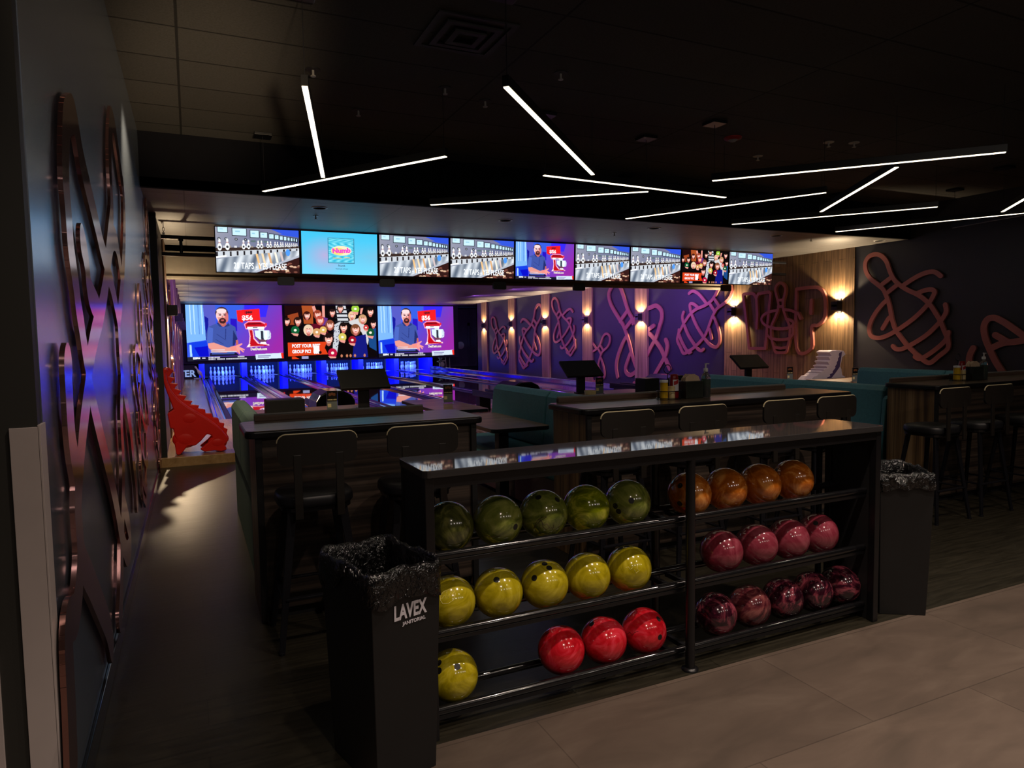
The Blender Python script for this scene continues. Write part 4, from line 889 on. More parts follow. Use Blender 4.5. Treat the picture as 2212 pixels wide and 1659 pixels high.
z680 = lambda P: [(680+a/2.5175, 1000+b/2.5175) for a, b in P]
moon = z680([(1262,293),(1235,296),(1212,312),(1200,335),(1196,352)]); moon2 = z680([(1228,385),(1255,390),(1280,378),(1296,355),(1300,335)]); moon3 = z680([(1196,352),(1206,335),(1222,318),(1245,304),(1262,293)])
gee = z680([(1222,305),(1235,318),(1240,345),(1258,362),(1276,352),(1262,330),(1246,338),(1232,315),(1218,322),(1224,352),(1258,378),(1290,350)])
scr = z680([(1290,380),(1300,365),(1306,378),(1314,358),(1318,370),(1326,348),(1334,340)])
g2 = z680([(915,398),(940,396),(955,404),(970,398),(985,404),(1010,392)])
y1 = z680([(685,720),(700,700),(730,688),(755,692),(765,712),(755,745),(725,765),(695,765),(682,745),(685,720)]); y1b = z680([(690,740),(705,720),(710,735),(722,712),(726,730),(738,706),(745,722),(758,700)])
y5 = z680([(1742,550),(1758,548),(1752,575),(1764,585),(1746,600),(1738,580)]); y5b = z680([(1690,572),(1705,565),(1715,580),(1728,570)])
T1, T2, T3 = TIER
make_ball(968, T1, 'ball_olive', 'dark olive marbled bowling ball on the top tier beside the rack end by the bin', G('green'))
make_ball(1075, T1, 'ball_green', 'green bowling ball with one side hole, second on the top tier from the bin', G('green'), ((1114, 1138),), (g2,))
make_ball(1174, T1, 'ball_green', 'green bowling ball with an engraved crescent emblem on the top tier', G('green'), ((1163, 1074), (1204, 1079)), (moon, moon2, moon3, gee, scr))
make_ball(1266, T1, 'ball_lime', 'bright lime marbled bowling ball on the top tier without visible holes', G('green'))
make_ball(1356, T1, 'ball_green', 'green bowling ball showing three finger holes on the top tier', G('green'), ((1364, 1081.5), (1329, 1093), (1336, 1104.8)))
make_ball(1489, T1, 'ball_orange', 'orange bowling ball partly behind the middle post of the rack', G('orange'), ((1469, 1049), (1468, 1088), (1490, 1051)))
make_ball(1567, T1, 'ball_orange', 'plain orange bowling ball on the top tier just past the middle post', G('orange'))
make_ball(1641, T1, 'ball_orange', 'orange bowling ball on the top tier, third past the red and green side', G('orange'))
make_ball(1712, T1, 'ball_orange', 'orange bowling ball with a hole on its rim, last on the top tier', G('orange'), ((1676, 1016),))
make_ball(972, T2, 'ball_yellow', 'yellow bowling ball with a pale round engraving on the middle tier beside the bin', G('yellow'), (), (y1, y1b), 'engrave_pale')
make_ball(1076, T2, 'ball_yellow', 'yellow bowling ball with a single top hole on the middle tier', G('yellow'), ((1072.5, 1252),))
make_ball(1176, T2, 'ball_yellow', 'yellow bowling ball with three finger holes on the middle tier', G('yellow'), ((1154, 1248.5), (1176.5, 1217.7), (1186.5, 1226.5)))
make_ball(1268, T2, 'ball_yellow', 'plain yellow bowling ball without holes, fourth on the middle tier from the bin', G('yellow'))
make_ball(1358, T2, 'ball_yellow', 'yellow bowling ball with two holes on top, fifth on the middle tier', G('yellow'), ((1340, 1184), (1354, 1180)), (y5, y5b), 'engrave_pale')
make_ball(1558, T2, 'ball_pink', 'pink bowling ball on the middle tier, first past the middle post', G('pink'))
make_ball(1634, T2, 'ball_pink', 'pink bowling ball on the middle tier, second past the middle post', G('pink'))
make_ball(1703, T2, 'ball_pink', 'pink bowling ball on the middle tier, third past the middle post', G('pink'))
make_ball(1766, T2, 'ball_pink', 'pink bowling ball with a dark hole, last on the middle tier', G('pink'), ((1762, 1130),))
make_ball(978, T3, 'ball_yellow', 'yellow bowling ball alone on the bottom tier beside the bin', G('yellow'), ((948, 1432), (948, 1449), (988, 1440)))
make_ball(1212, T3, 'ball_red', 'plain red bowling ball on the bottom tier next to the gap', G('red'))
make_ball(1304, T3, 'ball_red', 'red bowling ball with a hole on its upper side between two other red balls', G('red'), ((1277.8, 1348), (1303.6, 1330.5)))
make_ball(1391, T3, 'ball_red', 'red bowling ball with two holes beside the middle post', G('red'), ((1422.8, 1336.8), (1426, 1376.6)), (z680([(1700,930),(1715,920),(1725,938),(1740,922),(1760,914)]),))
make_ball(1545, T3, 'ball_maroon', 'dark maroon marbled bowling ball on the bottom tier, first past the middle post', G('maroon'))
make_ball(1619, T3, 'ball_plum', 'rosy brown bowling ball between maroon balls on the bottom tier', G('maroon'))
make_ball(1690, T3, 'ball_maroon', 'dark maroon bowling ball on the bottom tier, middle of the five', G('maroon'))
make_ball(1754, T3, 'ball_maroon', 'dark maroon bowling ball on the bottom tier, fourth of the five', G('maroon'))
make_ball(1814, T3, 'ball_maroon', 'dark maroon bowling ball at the far end of the bottom tier', G('maroon'))

# ------------------------------------------------------------------ trash bins with black liners
def trash_bin(cx, cy, rz, label, wx=.27, wy=.41, h=.79, logo=True, seed=1):
    t = thing('trash_bin', (cx, cy, 0), label, 'trash bin', None, rz); R = random.Random(seed)
    def ring(k, z, inset=0): return [(sx*(wx/2*k-inset), sy*(wy/2*k-inset), z) for sx, sy in ((-1, -1), (1, -1), (1, 1), (-1, 1))]
    mb = MB(); mb.add(ring(.86, 0)+ring(1, h)+ring(1, h, .006)+ring(.86, .02, .006), [(0, 1, 5, 4), (1, 2, 6, 5), (2, 3, 7, 6), (3, 0, 4, 7), (4, 5, 9, 8), (5, 6, 10, 9), (6, 7, 11, 10), (7, 4, 8, 11), (8, 9, 13, 12), (9, 10, 14, 13), (10, 11, 15, 14), (11, 8, 12, 15), (0, 3, 2, 1), (12, 13, 14, 15)])
    mb.build('body', 'bin_plastic', t, .012, True)
    # crumpled liner: down the inside, over the rim and hanging outside
    per = rounded(wx, wy, .03, 3); N = 132; pts = []
    L = [0]
    for i in range(len(per)): L.append(L[-1]+math.dist(per[i], per[(i+1) % len(per)]))
    for k in range(N):
        s = L[-1]*k/N; i = max(j for j in range(len(per)) if L[j] <= s); f = (s-L[i])/(L[i+1]-L[i]); a, b = per[i], per[(i+1) % len(per)]; pts.append((a[0]+(b[0]-a[0])*f, a[1]+(b[1]-a[1])*f))
    rows = [(.62, h-.42), (.80, h-.30), (.88, h-.16), (.93, h-.05), (.965, h+.004), (1.01, h+.016), (1.06, h+.004), (1.075, h-.025), (1.075, h-.045), (1.07, h-.07), (1.06, h-.09)]
    vs = []; fs = []
    ph = [R.random()*6 for _ in range(8)]
    for r, (k, z) in enumerate(rows):
        for i, (x, y) in enumerate(pts):
            a = 2*PI*i/N; w = math.sin(a*9+ph[0]+r*.8)+.7*math.sin(a*17+ph[1]-r*1.1)+.6*math.sin(a*31+ph[2]+r*2)
            out = k+(.008 if r < 5 else .011 if r < 9 else .016)*w; dz = (.006 if r in (4, 5, 6) else .010)*(math.sin(a*5+ph[3])+.6*math.sin(a*13+ph[4])) + (R.random()-.5)*.004
            if r >= 8: dz += .028*math.sin(a*2+ph[5])+.02*math.sin(a*4+ph[6])
            lx = max(out, 1.035) if r > 6 else out
            vs.append((x*lx, y*(lx if r > 6 else out), z+dz))
    for r in range(len(rows)-1):
        for i in range(N): fs.append((r*N+i, r*N+(i+1) % N, (r+1)*N+(i+1) % N, (r+1)*N+i))
    MB().add(vs, fs, True).add(vs[:N], [tuple(range(N))]).build('bag_liner', 'bag_plastic', t, 0, True)
    if logo:
        k = (.86+.14*(h-.19)/h); y = -wy/2*k-.004
        tl = -math.atan(wy/2*.14/h)
        text('maker_name', 'LAVEX', .074, 'logo_white', t, Matrix.Translation((.012, -wy/2*(.86+.14*.79)-.003, h-.150)) @ Matrix.Rotation(PI/2-tl, 4, 'X'), .035, .0005, width=.135)
        text('maker_line', 'JANITORIAL', .0175, 'logo_white', t, Matrix.Translation((.028, -wy/2*(.86+.14*.745)-.003, h-.192)) @ Matrix.Rotation(PI/2-tl, 4, 'X'), .03, .0005)
    return t
trash_bin(.605, 2.515, math.radians(15), 'black square trash bin with a crumpled liner and white maker lettering beside the rack end', .285, .40, .785)
trash_bin(3.675, 2.665, math.radians(-33), 'black square trash bin with liner standing past the maroon balls end of the rack', .285, .40, .80, False, 5)

# ------------------------------------------------------------------ bar counters
def counter(x0, x1, label, side):
    YC0, YC1, ZC = 4.02, 4.56, 1.10
    t = thing('bar_counter', ((x0+x1)/2, 4.3, 0), label, 'counter', 'bar counters')
    P = rounded(x1-x0, YC1-YC0, .05, 5, (x0+x1)/2, (YC0+YC1)/2)
    MB().prism(P, lambda p: (p[0], p[1], ZC-.042), lambda p: (p[0], p[1], ZC-.001)).build('edge_band', 'edge_band', t, .010, seg=3)
    Q = rounded(x1-x0-.02, YC1-YC0-.02, .045, 5, (x0+x1)/2, (YC0+YC1)/2)
    MB().prism(Q, lambda p: (p[0], p[1], ZC-.002), lambda p: (p[0], p[1], ZC+.0008)).build('countertop', 'counter_top', t)
    MB().box((x0+.09, YC1-.035, ZC), (x1-.24, YC1+.005, ZC+.036)).build('back_ledge', 'ledge_wood', t, .004)
    MB().cyl((x0+.09, YC1-.015, ZC+.04), (x1-.24, YC1-.015, ZC+.04), .007, 8).build('ledge_trim', 'fitting_pale', t)
    MB().box((x0+.075, YC0+.06, .06), (x1-.075, YC1-.03, ZC-.042)).build('front_panel', 'zebra_level', t, .002)
    for x, nm in ((x0+.055, 'end_panel'), (x1-.075, 'end_panel')):
        MB().box((x, YC0+.045, 0), (x+.02, YC1-.01, ZC-.042)).build(nm, 'zebra_upright', t, .002)
        MB().box((x-.001, YC0+.036, 0), (x+.035, YC0+.06, ZC-.042)).build('corner_trim', 'black_matte', t, .002)
    MB().box((x0+.09, YC0+.09, 0), (x1-.09, YC1-.05, .07)).build('plinth', 'black_matte', t)
    n = 0
    for k in range(n):
        x = x0+.09+(x1-x0-.18)*(k+1)/(n+1); MB().box((x-.05, YC0+.052, .06), (x+.05, YC0+.07, ZC-.042)).build('upright_panel', 'zebra_upright', t, .001)
    return t
C1 = counter(.246, 1.668, 'short bar counter reflecting blue screens beside the mural wall aisle', -1)
C2 = counter(2.395, 5.03, 'long bar counter with condiments behind the orange balls', -1)
C3 = counter(6.11, 9.3, 'bar counter with a striped wood end panel behind the second trash bin', -1)

# ------------------------------------------------------------------ bar stools
def make_stool():
    t = thing('bar_stool', (0, 0, 0), '', 'bar stool', 'bar stools')
    P = rounded(.40, .38, .14, 6)
    MB().prism(P, lambda p: (p[0], p[1], .735), lambda p: (p[0]*.98, p[1]*.98, .80)).build('seat', 'seat_vinyl', t, .02, True, True, 3)
    MB().prism(rounded(.36, .34, .1, 5), lambda p: (p[0], p[1], .715), lambda p: (p[0], p[1], .735)).lathe([(.05, .69), (.07, .715)], 18).build('seat_plate', 'black_metal', t, 0, True)
    for sx in (-1, 1):
        for sy in (-1, 1):
            MB().bar((sx*.13, sy*.12, .72), (sx*.215, sy*.205, 0), .045, .02, (0, 1, 0), .028, .018).cyl((sx*.215, sy*.205, 0), (sx*.215, sy*.205, .012), .016, 10).build('leg', 'gunmetal', t, .002, True)
    zf = .27; q = .13+(.085)*(1-zf/.72); e = .12+.085*(1-zf/.72)
    MB().bar((-q, -e, zf), (q, -e, zf), .03, .012).bar((-q, e, zf), (q, e, zf), .03, .012).bar((-q, -e, zf), (-q, e, zf), .03, .012).bar((q, -e, zf), (q, e, zf), .03, .012).build('footrest', 'gunmetal', t, .002, True)
    for sx in (-1, 1):
        MB().bar((sx*.105, -.12, .70), (sx*.105, -.215, .73), .036, .012, (0, 0, 1)).bar((sx*.105, -.21, .69), (sx*.105, -.205, 1.02), .04, .014, (0, 1, 0)).build('back_post', 'backrest_wood', t, .002, True)
    # curved plywood backrest with a bright top edge
    n = 10; mb = MB(); sh = rounded(.40, .165, .045, 4)
    def bend(x, off): return -.198-off+.34*x*x*1.1
    MB_ = [(p[0], p[1]) for p in sh]
    cols = sorted(set([round(p[0], 4) for p in sh]+[round(-.2+.4*k/n, 4) for k in range(n+1)]))
    def zr(x):
        zz = [p for p in sh if abs(p[0]-x) < 1e-3]
        r = .045; e = max(0, abs(x)-(.2-r)); d = r-math.sqrt(max(r*r-e*e, 0)); return d
    vs = []; fs = []
    for x in cols:
        d = zr(x); z0, z1 = .965+d*.9, 1.125-d*.9
        for off in (0, .016):
            vs += [(x, bend(x, off), z0), (x, bend(x, off), z1)]
    m = len(cols)
    for i in range(m-1):
        a, b = i*4, (i+1)*4
        fs += [(a, b, b+1, a+1), (a+2, a+3, b+3, b+2), (a+1, b+1, b+3, a+3), (a, a+2, b+2, b)]
    fs += [(0, 1, 3, 2), ((m-1)*4, (m-1)*4+2, (m-1)*4+3, (m-1)*4+1)]
    MB().add(vs, fs).build('backrest', 'backrest_wood', t, 0, True, False)
    MB().tube([(x, bend(x, .008), 1.1255-zr(x)*.9) for x in cols], .005, 6).build('backrest_edge', 'bright_edge', t, 0, True)
    return t
st = make_stool(); YST = 3.80
def stool_x(px, py=900, y=YST-.2): return at_y(px, py, y).x
sx = [stool_x(687, 960), stool_x(915, 945), stool_x(1358, 905), stool_x(1521, 890), stool_x(1697, 880), stool_x(1810, 870), stool_x(2066, 855), stool_x(2160, 850), stool_x(2262, 845)]
sl = ('dark bar stool at the short counter, seen whole above the trash bin', 'dark bar stool at the short counter, half hidden by the rack end', 'dark bar stool at the long counter, first from its striped end', 'dark bar stool at the long counter in front of the ketchup', 'dark bar stool at the long counter behind the orange balls', 'dark bar stool at the far end of the long counter',
      'dark bar stool at the third counter, first from its striped end', 'dark bar stool at the third counter below the sanitizer', 'dark bar stool at the third counter cut by the picture edge')
st.location = (sx[0], YST, 0); st['label'] = sl[0]
for x, l in list(zip(sx, sl))[1:]: dup(st, (x, YST, 0), l)
# maker's badge of the first stool
q = at_y(688, 1055, YST-.17)

# ------------------------------------------------------------------ booth benches: upholstered, running down towards the lanes
def bench(xb, face, label, cloth='teal_vinyl', y0=4.72, y1=7.42, zt=1.05):
    t = thing('booth_bench', (xb, (y0+y1)/2, 0), label, 'bench', 'teal booth benches')
    s = face; n = 2; L = (y1-y0)/n
    MB().box((min(xb-s*.07, xb+s*.02), y0, .0), (max(xb-s*.07, xb+s*.02), y1, zt-.10)).build('back_shell', cloth if cloth != 'teal_vinyl' else 'teal_vinyl', t, .01)
    for k in range(n):
        a, b = y0+L*k+.004, y0+L*(k+1)-.004
        pr = [(-.085, .60), (-.085, zt-.05), (-.05, zt), (.03, zt), (.075, zt-.05), (.13, .50), (.02, .48)]
        MB().prism(pr, lambda p: (xb+s*p[0], a, p[1]), lambda p: (xb+s*p[0], b, p[1])).build('back_cushion', cloth, t, .022, seg=3)
        MB().box((min(xb+s*.05, xb+s*.56), a, .38), (max(xb+s*.05, xb+s*.56), b, .49)).build('seat_cushion', 'teal_vinyl', t, .03, seg=3)
    MB().box((min(xb+s*.02, xb+s*.53), y0+.01, .06), (max(xb+s*.02, xb+s*.53), y1-.01, .385)).build('seat_base', 'plum_vinyl', t, .01)
    MB().prism([(-.075, 0), (-.075, .93), (-.05, .95), (.07, .95), (.10, .92), (.14, .50), (.16, 0)], lambda p: (xb+s*p[0], y0-.05, p[1]), lambda p: (xb+s*p[0], y0, p[1])).build('end_panel', 'teal_vinyl', t, .012)
    return t
bench(.40, 1, 'grey-green upholstered bench back beside the red dinosaur aisle', 'teal_cloth', 4.6, 6.9)
bench(3.27, -1, 'teal two-cushion booth bench between the short and long counters')
bench(6.42, -1, 'teal booth bench running behind the far end of the long counter')
bench(9.42, -1, 'teal booth bench below the large copper pin on the black wall')

# ------------------------------------------------------------------ booth tables
def table(x0, x1, y0, y1, label, n=1):
    t = thing('booth_table', ((x0+x1)/2, (y0+y1)/2, 0), label, 'table', 'booth tables')
    P = rounded(x1-x0, y1-y0, .06, 5, (x0+x1)/2, (y0+y1)/2); Q = rounded(x1-x0-.012, y1-y0-.012, .055, 5, (x0+x1)/2, (y0+y1)/2)
    MB().prism(P, lambda p: (p[0], p[1], .722), lambda p: (p[0], p[1], .7595)).build('edge_band', 'edge_band', t, .006)
    MB().prism(Q, lambda p: (p[0], p[1], .755), lambda p: (p[0], p[1], .7605)).build('tabletop', 'table_wood', t)
    for k in range(n):
        y = y0+(y1-y0)*(k+.5)/n if n > 1 else y0+.22; x = (x0+x1)/2-.12
        MB().box((x-.05, y-.05, .02), (x+.05, y+.05, .722)).build('pedestal', 'black_matte', t, .004)
        MB().box((x-.22, y-.2, 0), (x+.22, y+.2, .022)).build('base_plate', 'black_matte', t, .006)
    return t
TA = table(.62, 1.95, 7.55, 8.9, 'wood booth table with a menu sign behind the short counter')
table(2.46, 3.06, 5.72, 7.08, 'wood booth table in the gap between the two counters')
table(2.55, 3.18, 7.48, 9.1, 'wood booth table with a menu sign, nearer the lanes than the gap table')
table(4.7, 6.25, 7.6, 9.0, 'wood booth table with a candle-like cup behind the long counter')
table(8.2, 9.75, 8.0, 9.4, 'wood booth table with a tilted kiosk in front of the VIP boards')
table(9.92, 11.1, 7.62, 8.95, 'wood booth table in front of the pale dinosaur ramp')
table(9.95, 10.6, 5.3, 7.1, 'wood booth table beside the teal bench below the copper pin')

# ------------------------------------------------------------------ kiosks, menu signs, black table boxes
def kiosk(x, y, label, w=.60, z0=.7605):
    t = thing('score_kiosk', (x, y, z0), label, 'kiosk', 'scoring kiosks')
    MB().box((-.085, -.05, 0), (.085, .07, .02)).build('foot', 'black_metal', t, .004, True)
    MB().bar((0, .02, .01), (0, .02, .24), .13, .05, (0, 1, 0)).bar((0, .02, .23), (0, -.02, .32), .13, .05, (0, 1, 0)).build('post', 'black_matte', t, .006, True)
    M_ = Matrix.Translation((0, 0, .36)) @ Matrix.Rotation(math.radians(-52), 4, 'X')
    MB().box((-w/2, -.02, -.17), (w/2, .02, .17), M_).build('monitor', 'black_matte', t, .008, True)
    MB().box((-w/2+.02, .0195, -.15), (w/2-.02, .022, .15), M_).build('screen_glass', 'black_gloss', t, 0, True)
    return t
kiosk(at_y(787, 880, 8.25).x, 8.25, 'black tilted scoring kiosk above the short counter', .59)
kiosk(at_y(1256, 847, 8.7).x, 8.7, 'black tilted scoring kiosk behind the long counter beside a menu sign', .60)
kiosk(at_y(1618, 812, 8.9).x, 8.9, 'black tilted scoring kiosk in front of the VIP letters', .62)
def menu_sign(x, y, label, z=.7605, h=.245):
    t = thing('menu_sign', (x, y, z), label, 'sign', 'order signs on tables', math.radians(-6))
    MB().box((-.065, -.03, 0), (.065, .03, .012)).box((-.0625, -.004, .01), (.0625, .004, h)).build('holder', 'clear_plastic', t, .001, True)
    MB().box((-.06, -.0052, .118), (.06, -.0043, h-.004)).build('poster', 'sign_black', t, 0, True)
    MB().box((-.06, -.0052, .012), (.06, -.0043, .118)).build('lower_card', 'sign_grey', t, 0, True)
    for a in (-.025, 0, .025): MB().ball((a, -.0056, .198+.008*(a == 0)), .016, 12, 8, (1, .05, 1.1)).build('food_picture', 'sign_orange', t, 0, True)
    text('order_line', 'ORDER HERE', .020, 'sign_cream', t, frame_M((0, -.0058, .137), (1, 0, 0), (0, 0, 1)), .04, .0002, width=.105)
    MB().box((-.052, -.0058, .05), (-.012, -.0054, .092)).build('pale_square', 'sign_cream', t, 0, True)
    return t
for px, py, y, lab in ((718, 882, 8.2, 'small order sign standing on the table behind the short counter'), (968, 868, 8.4, 'small order sign on the table nearer the lanes, beside the pink reflections'), (1295, 850, 8.4, 'small order sign beside the kiosk behind the long counter'), (1706, 812, 8.9, 'small order sign under the letters V and P'), (1847, 816, 8.0, 'small order sign beside the pale dinosaur ramp and the black wall')):
    menu_sign(at_y(px, py, y).x, y, lab)
def table_box(px, py, y, w, h, label):
    x = at_y(px, py, y).x
    t = thing('table_console', (x, y, .7605), label, 'console', 'black consoles on tables')
    MB().box((-w/2, -.09, 0), (w/2, .16, h)).build('body', 'black_matte', t, .006, True)
    MB().box((-w/2+.015, -.075, h), (w/2-.015, .145, h+.004)).build('top_plate', 'black_metal', t, 0, True)
table_box(616, 890, 7.85, .40, .20, 'low black box console on the table behind the short counter')
table_box(1401, 848, 8.1, .24, .22, 'black box console behind the condiments on the long counter')
table_box(2015, 812, 6.7, .30, .19, 'black box console on the table below the large copper pin')
x = at_y(1275, 850, 8.3).x
t = thing('drink_cup', (x, 8.3, .7605), 'short cream cup on the table beside the order sign', 'cup')
MB().lathe([(.075, 0), (.085, .075), (.078, .075), (.07, .006)], 22).build('cup_body', 'cream_jar', t, 0, True)

# ------------------------------------------------------------------ condiments on the counters
def bottle(prof, name, mat, loc, label, cat, cap=None, cmat=None, n=18, rz=0, sq=1):
    t = thing(name, loc, label, cat, None, rz)
    M_ = Matrix.Diagonal((1, sq, 1, 1))
    MB().lathe(prof, n, M=M_).build('bottle_body', mat, t, 0, True)
    if cap: MB().lathe(cap, n, M=M_).build('cap', cmat, t, 0, True)
    return t
def caddy_set(x, y, where, shift=0):
    z = 1.1009
    t = thing('condiment_caddy', (x, y, z), 'round black wire caddy holding mustard and ketchup on the %s' % where, 'caddy')
    r = .105
    circ = lambda rr, zz, a0=0, a1=2*PI, n=28: [(rr*math.cos(a), rr*.72*math.sin(a), zz) for a in np.linspace(a0, a1, n)]
    mb = MB(); mb.prism([(r*math.cos(a), r*.72*math.sin(a)) for a in np.linspace(0, 2*PI, 29)[:-1]], lambda p: (p[0], p[1], 0), lambda p: (p[0], p[1], .004)); mb.build('tray', 'black_metal', t, 0, True)
    MB().tube(circ(r, .065)[:-1], .0028, 6, True).tube(circ(r, .012)[:-1], .0028, 6, True).build('ring', 'black_metal', t, 0, True)
    for a in np.linspace(0, 2*PI, 7)[:-1]: MB().tube(((r*math.cos(a), r*.72*math.sin(a), .004), (r*math.cos(a), r*.72*math.sin(a), .065)), .0025, 6).build('upright', 'black_metal', t, 0, True)
    MB().tube(((.0, .02, .0), (.0, .02, .20)), .0035, 6).tube([(.034*math.cos(a), .02, .232+.034*math.sin(a)) for a in np.linspace(0, 2*PI, 19)[:-1]], .0035, 6, True).build('handle', 'black_metal', t, 0, True)
    zz = z+.0045
    bottle([(.030, 0), (.031, .1), (.029, .125), (.031, .128), (.031, .14), (.0001, .142)], 'mustard_bottle', 'mustard_yellow', (x-.058, y-.012, zz), 'yellow mustard bottle in the wire caddy on the %s' % where, 'bottle', [(.0315, .128), (.032, .146), (.0001, .148)], 'label_white')
    t2 = bottle([(.026, 0), (.026, .085), (.0001, .087)], 'spice_jar', 'cream_jar', (x-.004, y-.036, zz), 'cream jar between mustard and ketchup on the %s' % where, 'jar', [(.0265, .085), (.0265, .098), (.0001, .1)], 'cream_jar')
    t3 = bottle([(.038, 0), (.040, .01), (.040, .12), (.036, .16), (.032, .185), (.0001, .188)], 'ketchup_bottle', 'ketchup_red', (x+.058, y+.012, zz), 'upside-down red ketchup bottle with a white label in the caddy on the %s' % where, 'bottle', [(.036, -.0001), (.036, .03), (.03, .032)], 'label_white', 20, 0, .7)
    mb = MB(); vs = [(.0405*math.sin(a), -.0405*.7*math.cos(a), zz_) for zz_ in (.055, .145) for a in np.linspace(-.75, .75, 11)]; mb.add(vs, [(i, i+1, 12+i, 11+i) for i in range(10)], True); mb.build('label', 'label_white', t3, 0, True)
    mb = MB(); vs = [(.0409*math.sin(a), -.0409*.7*math.cos(a), zz_+.012*a) for zz_ in (.108, .138) for a in np.linspace(-.55, .55, 9)]; mb.add(vs, [(i, i+1, 10+i, 9+i) for i in range(8)], True); mb.build('label_banner', 'label_red', t3, 0, True)
    xd = x+.205
    t4 = thing('napkin_dispenser', (xd, y+.0, z), 'dark napkin dispenser with tan napkins on the %s' % where, 'napkin dispenser')
    MB().box((-.085, -.06, 0), (.085, .06, .135)).build('box', 'dispenser', t4, .006, True)
    MB().box((-.07, -.0615, .015), (.07, -.0605, .12)).build('face_plate', 'sign_grey' if False else 'dispenser', t4, 0, True)
    mb = MB()
    for k in range(5):
        yy = -.03+.012*k; pr = [(-.072, .135), (-.066, .165-.003*k), (-.03, .186+.004*math.sin(k*2)), (.02, .188-.003*k), (.06, .168), (.074, .135)]
        mb.prism(pr, lambda p: (p[0], yy, p[1]), lambda p: (p[0]*.97, yy+.008, p[1]))
    mb.build('napkins', 'napkin_paper', t4, 0, True)
    xs = xd+.13
    t5 = thing('sanitizer_bottle', (xs, y-.03, z), 'green pump sanitizer bottle beside the napkins on the %s' % where, 'bottle')
    MB().lathe([(.036, .002), (.038, .006), (.038, .155), (.034, .172), (.022, .190), (.014, .198), (.014, .205)], 22).build('bottle_body', 'clear_plastic', t5, 0, True)
    MB().lathe([(.0001, .004), (.0355, .005), (.0362, .145), (.0001, .147)], 22).build('liquid', 'sanitizer', t5, 0, True)
    MB().lathe([(.017, .203), (.018, .208), (.018, .228), (.012, .232), (.006, .234), (.006, .262), (.0001, .263)], 18).bar((-.008, 0, .266), (.034, 0, .264), .014, .009, (0, 0, 1), .008, .006).build('pump', 'white_plastic', t5, 0, True)
    MB().cyl((0, 0, .01), (0, 0, .205), .003, 6).build('dip_tube', 'label_white', t5, 0, True)
caddy_set(at_y(1444, 850, 4.32).x+.005, 4.32, 'long counter')
caddy_set(at_y(2072, 815, 4.32).x, 4.32, 'third counter')

# ------------------------------------------------------------------ dinosaur ball ramps
z8 = lambda P: [(320+a/6.9125, 780+b/6.9125) for a, b in P]
def xz(P, y): return [(lambda q: (q.x, q.z))(at_y(a, b, y)) for a, b in P]
YDN = 9.95
body = z8([(205,215),(235,180),(285,182),(300,215),(262,260),(290,380),(345,520),(450,650),(600,765),(760,860),(900,945),(1020,1030),(1100,1100),(1190,1210),(1200,1265),(1140,1330),(1165,1352),(1182,1395),(1100,1422),(1000,1408),(850,1430),(778,1392),(900,1290),(962,1222),(950,1182),(880,1166),(800,1260),(710,1338),(590,1344),(525,1430),(470,1482),(425,1470),(398,1310),(440,1268),(400,1200),(380,1090),(330,1080),(290,862),(380,800),(345,700),(282,545),(205,300)])
ridge = z8([(285,175),(320,168),(345,190),(372,190),(378,222),(320,300),(355,312),(412,322),(345,395),(400,405),(456,412),(395,478),(450,495),(505,512),(455,570),(520,580),(582,592),(540,648),(600,658),(668,668),(635,718),(700,722),(765,732),(750,775),(800,782),(855,792),(862,848),(950,850),(972,908),(1050,920),(1070,985),(1142,1000),(1130,1058),(1192,1086),(1175,1148),(1205,1200),(1205,1262),(1130,1140),(1020,1045),(900,965),(760,880),(600,790),(450,680),(345,555),(290,430),(250,270)])
dino = thing('dinosaur_ramp', (at_y(420, 1000, YDN).x, YDN+.2, ZA), 'red plastic dinosaur ball ramp standing at the end of the aisle', 'ball ramp')
B2 = xz(body, YDN)
zmin = min(p[1] for p in B2); B2 = [(x, ZA+(z-zmin)) for x, z in B2]
MB().prism(B2, lambda p: (p[0], YDN, p[1]), lambda p: (p[0], YDN+.07, p[1])).build('near_side', 'red_plastic', dino, .016, seg=3)
MB().prism(B2, lambda p: (p[0], YDN+.33, p[1]), lambda p: (p[0], YDN+.40, p[1])).build('far_side', 'red_plastic', dino, .016, seg=3)
R2 = xz(ridge, YDN+.36); zs = [ZA-zmin]; R2 = [(x, z+zs[0]) for x, z in R2]
MB().prism(R2, lambda p: (p[0], YDN+.345, p[1]), lambda p: (p[0], YDN+.385, p[1])).build('back_spikes', 'red_plastic', dino, .010, seg=3)
ch = [(x, z+zs[0]-.02) for x, z in xz(z8([(262,270),(290,390),(345,530),(450,660),(600,775),(760,870),(900,955),(1020,1040),(1100,1110),(1180,1210)]), YDN)]
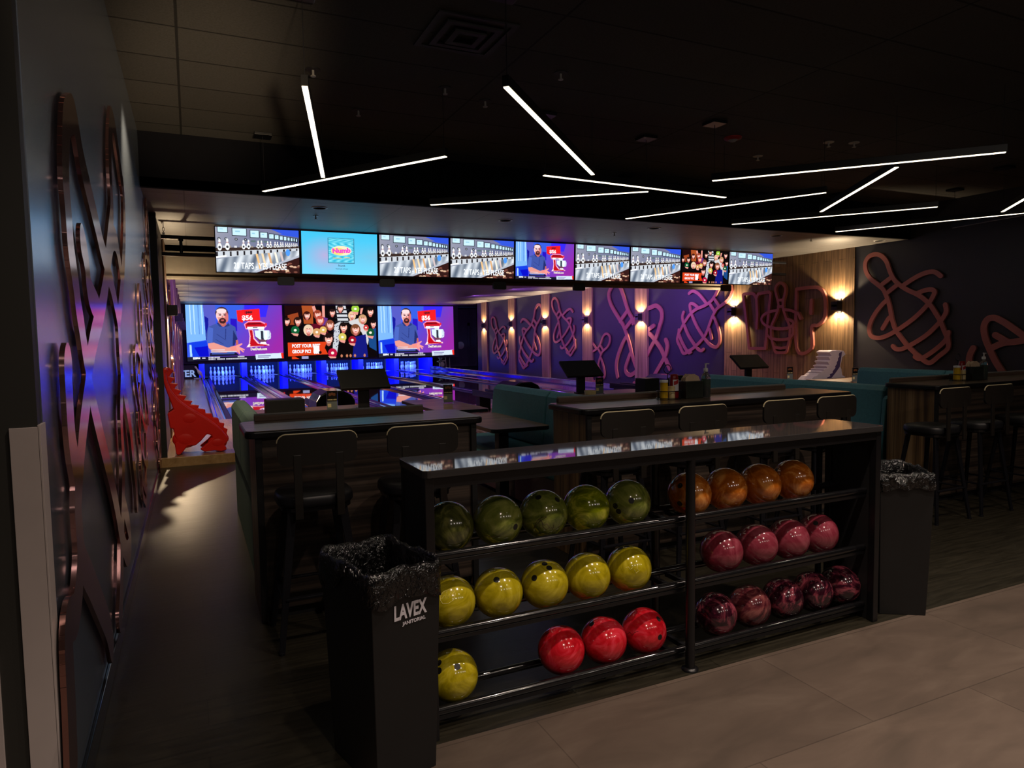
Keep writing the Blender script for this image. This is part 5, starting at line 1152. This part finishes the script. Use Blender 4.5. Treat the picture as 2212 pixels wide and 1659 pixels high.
mb = MB(); vs = [(x, y, z) for y in (YDN+.05, YDN+.35) for x, z in ch]+[(x, y, z-.03) for y in (YDN+.05, YDN+.35) for x, z in ch]; k = len(ch)
mb.add(vs, [(i, i+1, k+i+1, k+i) for i in range(k-1)]+[(2*k+i, 3*k+i, 3*k+i+1, 2*k+i+1) for i in range(k-1)]).build('ball_channel', 'red_plastic', dino, 0, smooth=True)
mb = MB()
for a, b, rx, rz_ in ((560, 1240, .13, .10), (620, 930, .12, .09), (1040, 1290, .10, .075)):
    q = at_y(320+a/6.9125, 780+b/6.9125, YDN); MB().ball((q.x, YDN+.030, q.z+zs[0]), 1, 28, 16, (rx*1.2, .037, rz_*1.2)).build('bulge', 'red_plastic', dino)
YW = 9.15
w5 = lambda P: [(1640+a/8.508, 740+b/8.508) for a, b in P]
wb = w5([(905,720),(925,690),(1010,620),(1060,610),(1110,565),(1130,560),(1120,545),(1165,520),(1195,520),(1180,492),(1205,485),(1255,468),(1222,430),(1245,420),(1290,408),(1255,350),(1270,338),(1312,328),(1275,262),(1290,255),(1332,245),(1285,180),(1300,165),(1345,143),(1500,143),(1555,155),(1592,216),(1530,272),(1512,360),(1492,440),(1512,480),(1530,600),(1585,628),(1600,720),(1620,900),(1500,1000),(1100,1000),(950,900)])
cw = w5([(1522,165),(1475,190),(1465,235),(1478,250),(1448,300),(1455,320),(1425,370),(1432,390),(1396,440),(1405,462),(1352,530),(1355,555),(1300,585),(1310,615),(1255,640),(1200,760),(1240,760),(1335,640),(1410,545),(1478,450),(1500,330)])
wt = thing('dinosaur_ramp', (at_y(1795, 815, YW).x, YW, 0), 'pale lilac dinosaur ball ramp beside the wood boards under the letter P', 'ball ramp')
WB = xz(wb, YW); zlo = min(z for x, z in WB); WB = [(x, (z if z > .75 else .75-(.75-z)*(.75)/(.75-zlo))) for x, z in WB]
MB().prism(WB, lambda p: (p[0], YW, p[1]), lambda p: (p[0], YW+.30, p[1])).build('body', 'lilac_plastic', wt, .012)
MB().prism(xz(cw, YW-.004), lambda p: (p[0], YW-.006, p[1]), lambda p: (p[0], YW+.02, p[1])).build('ball_channel', 'violet_plastic', wt, .003)
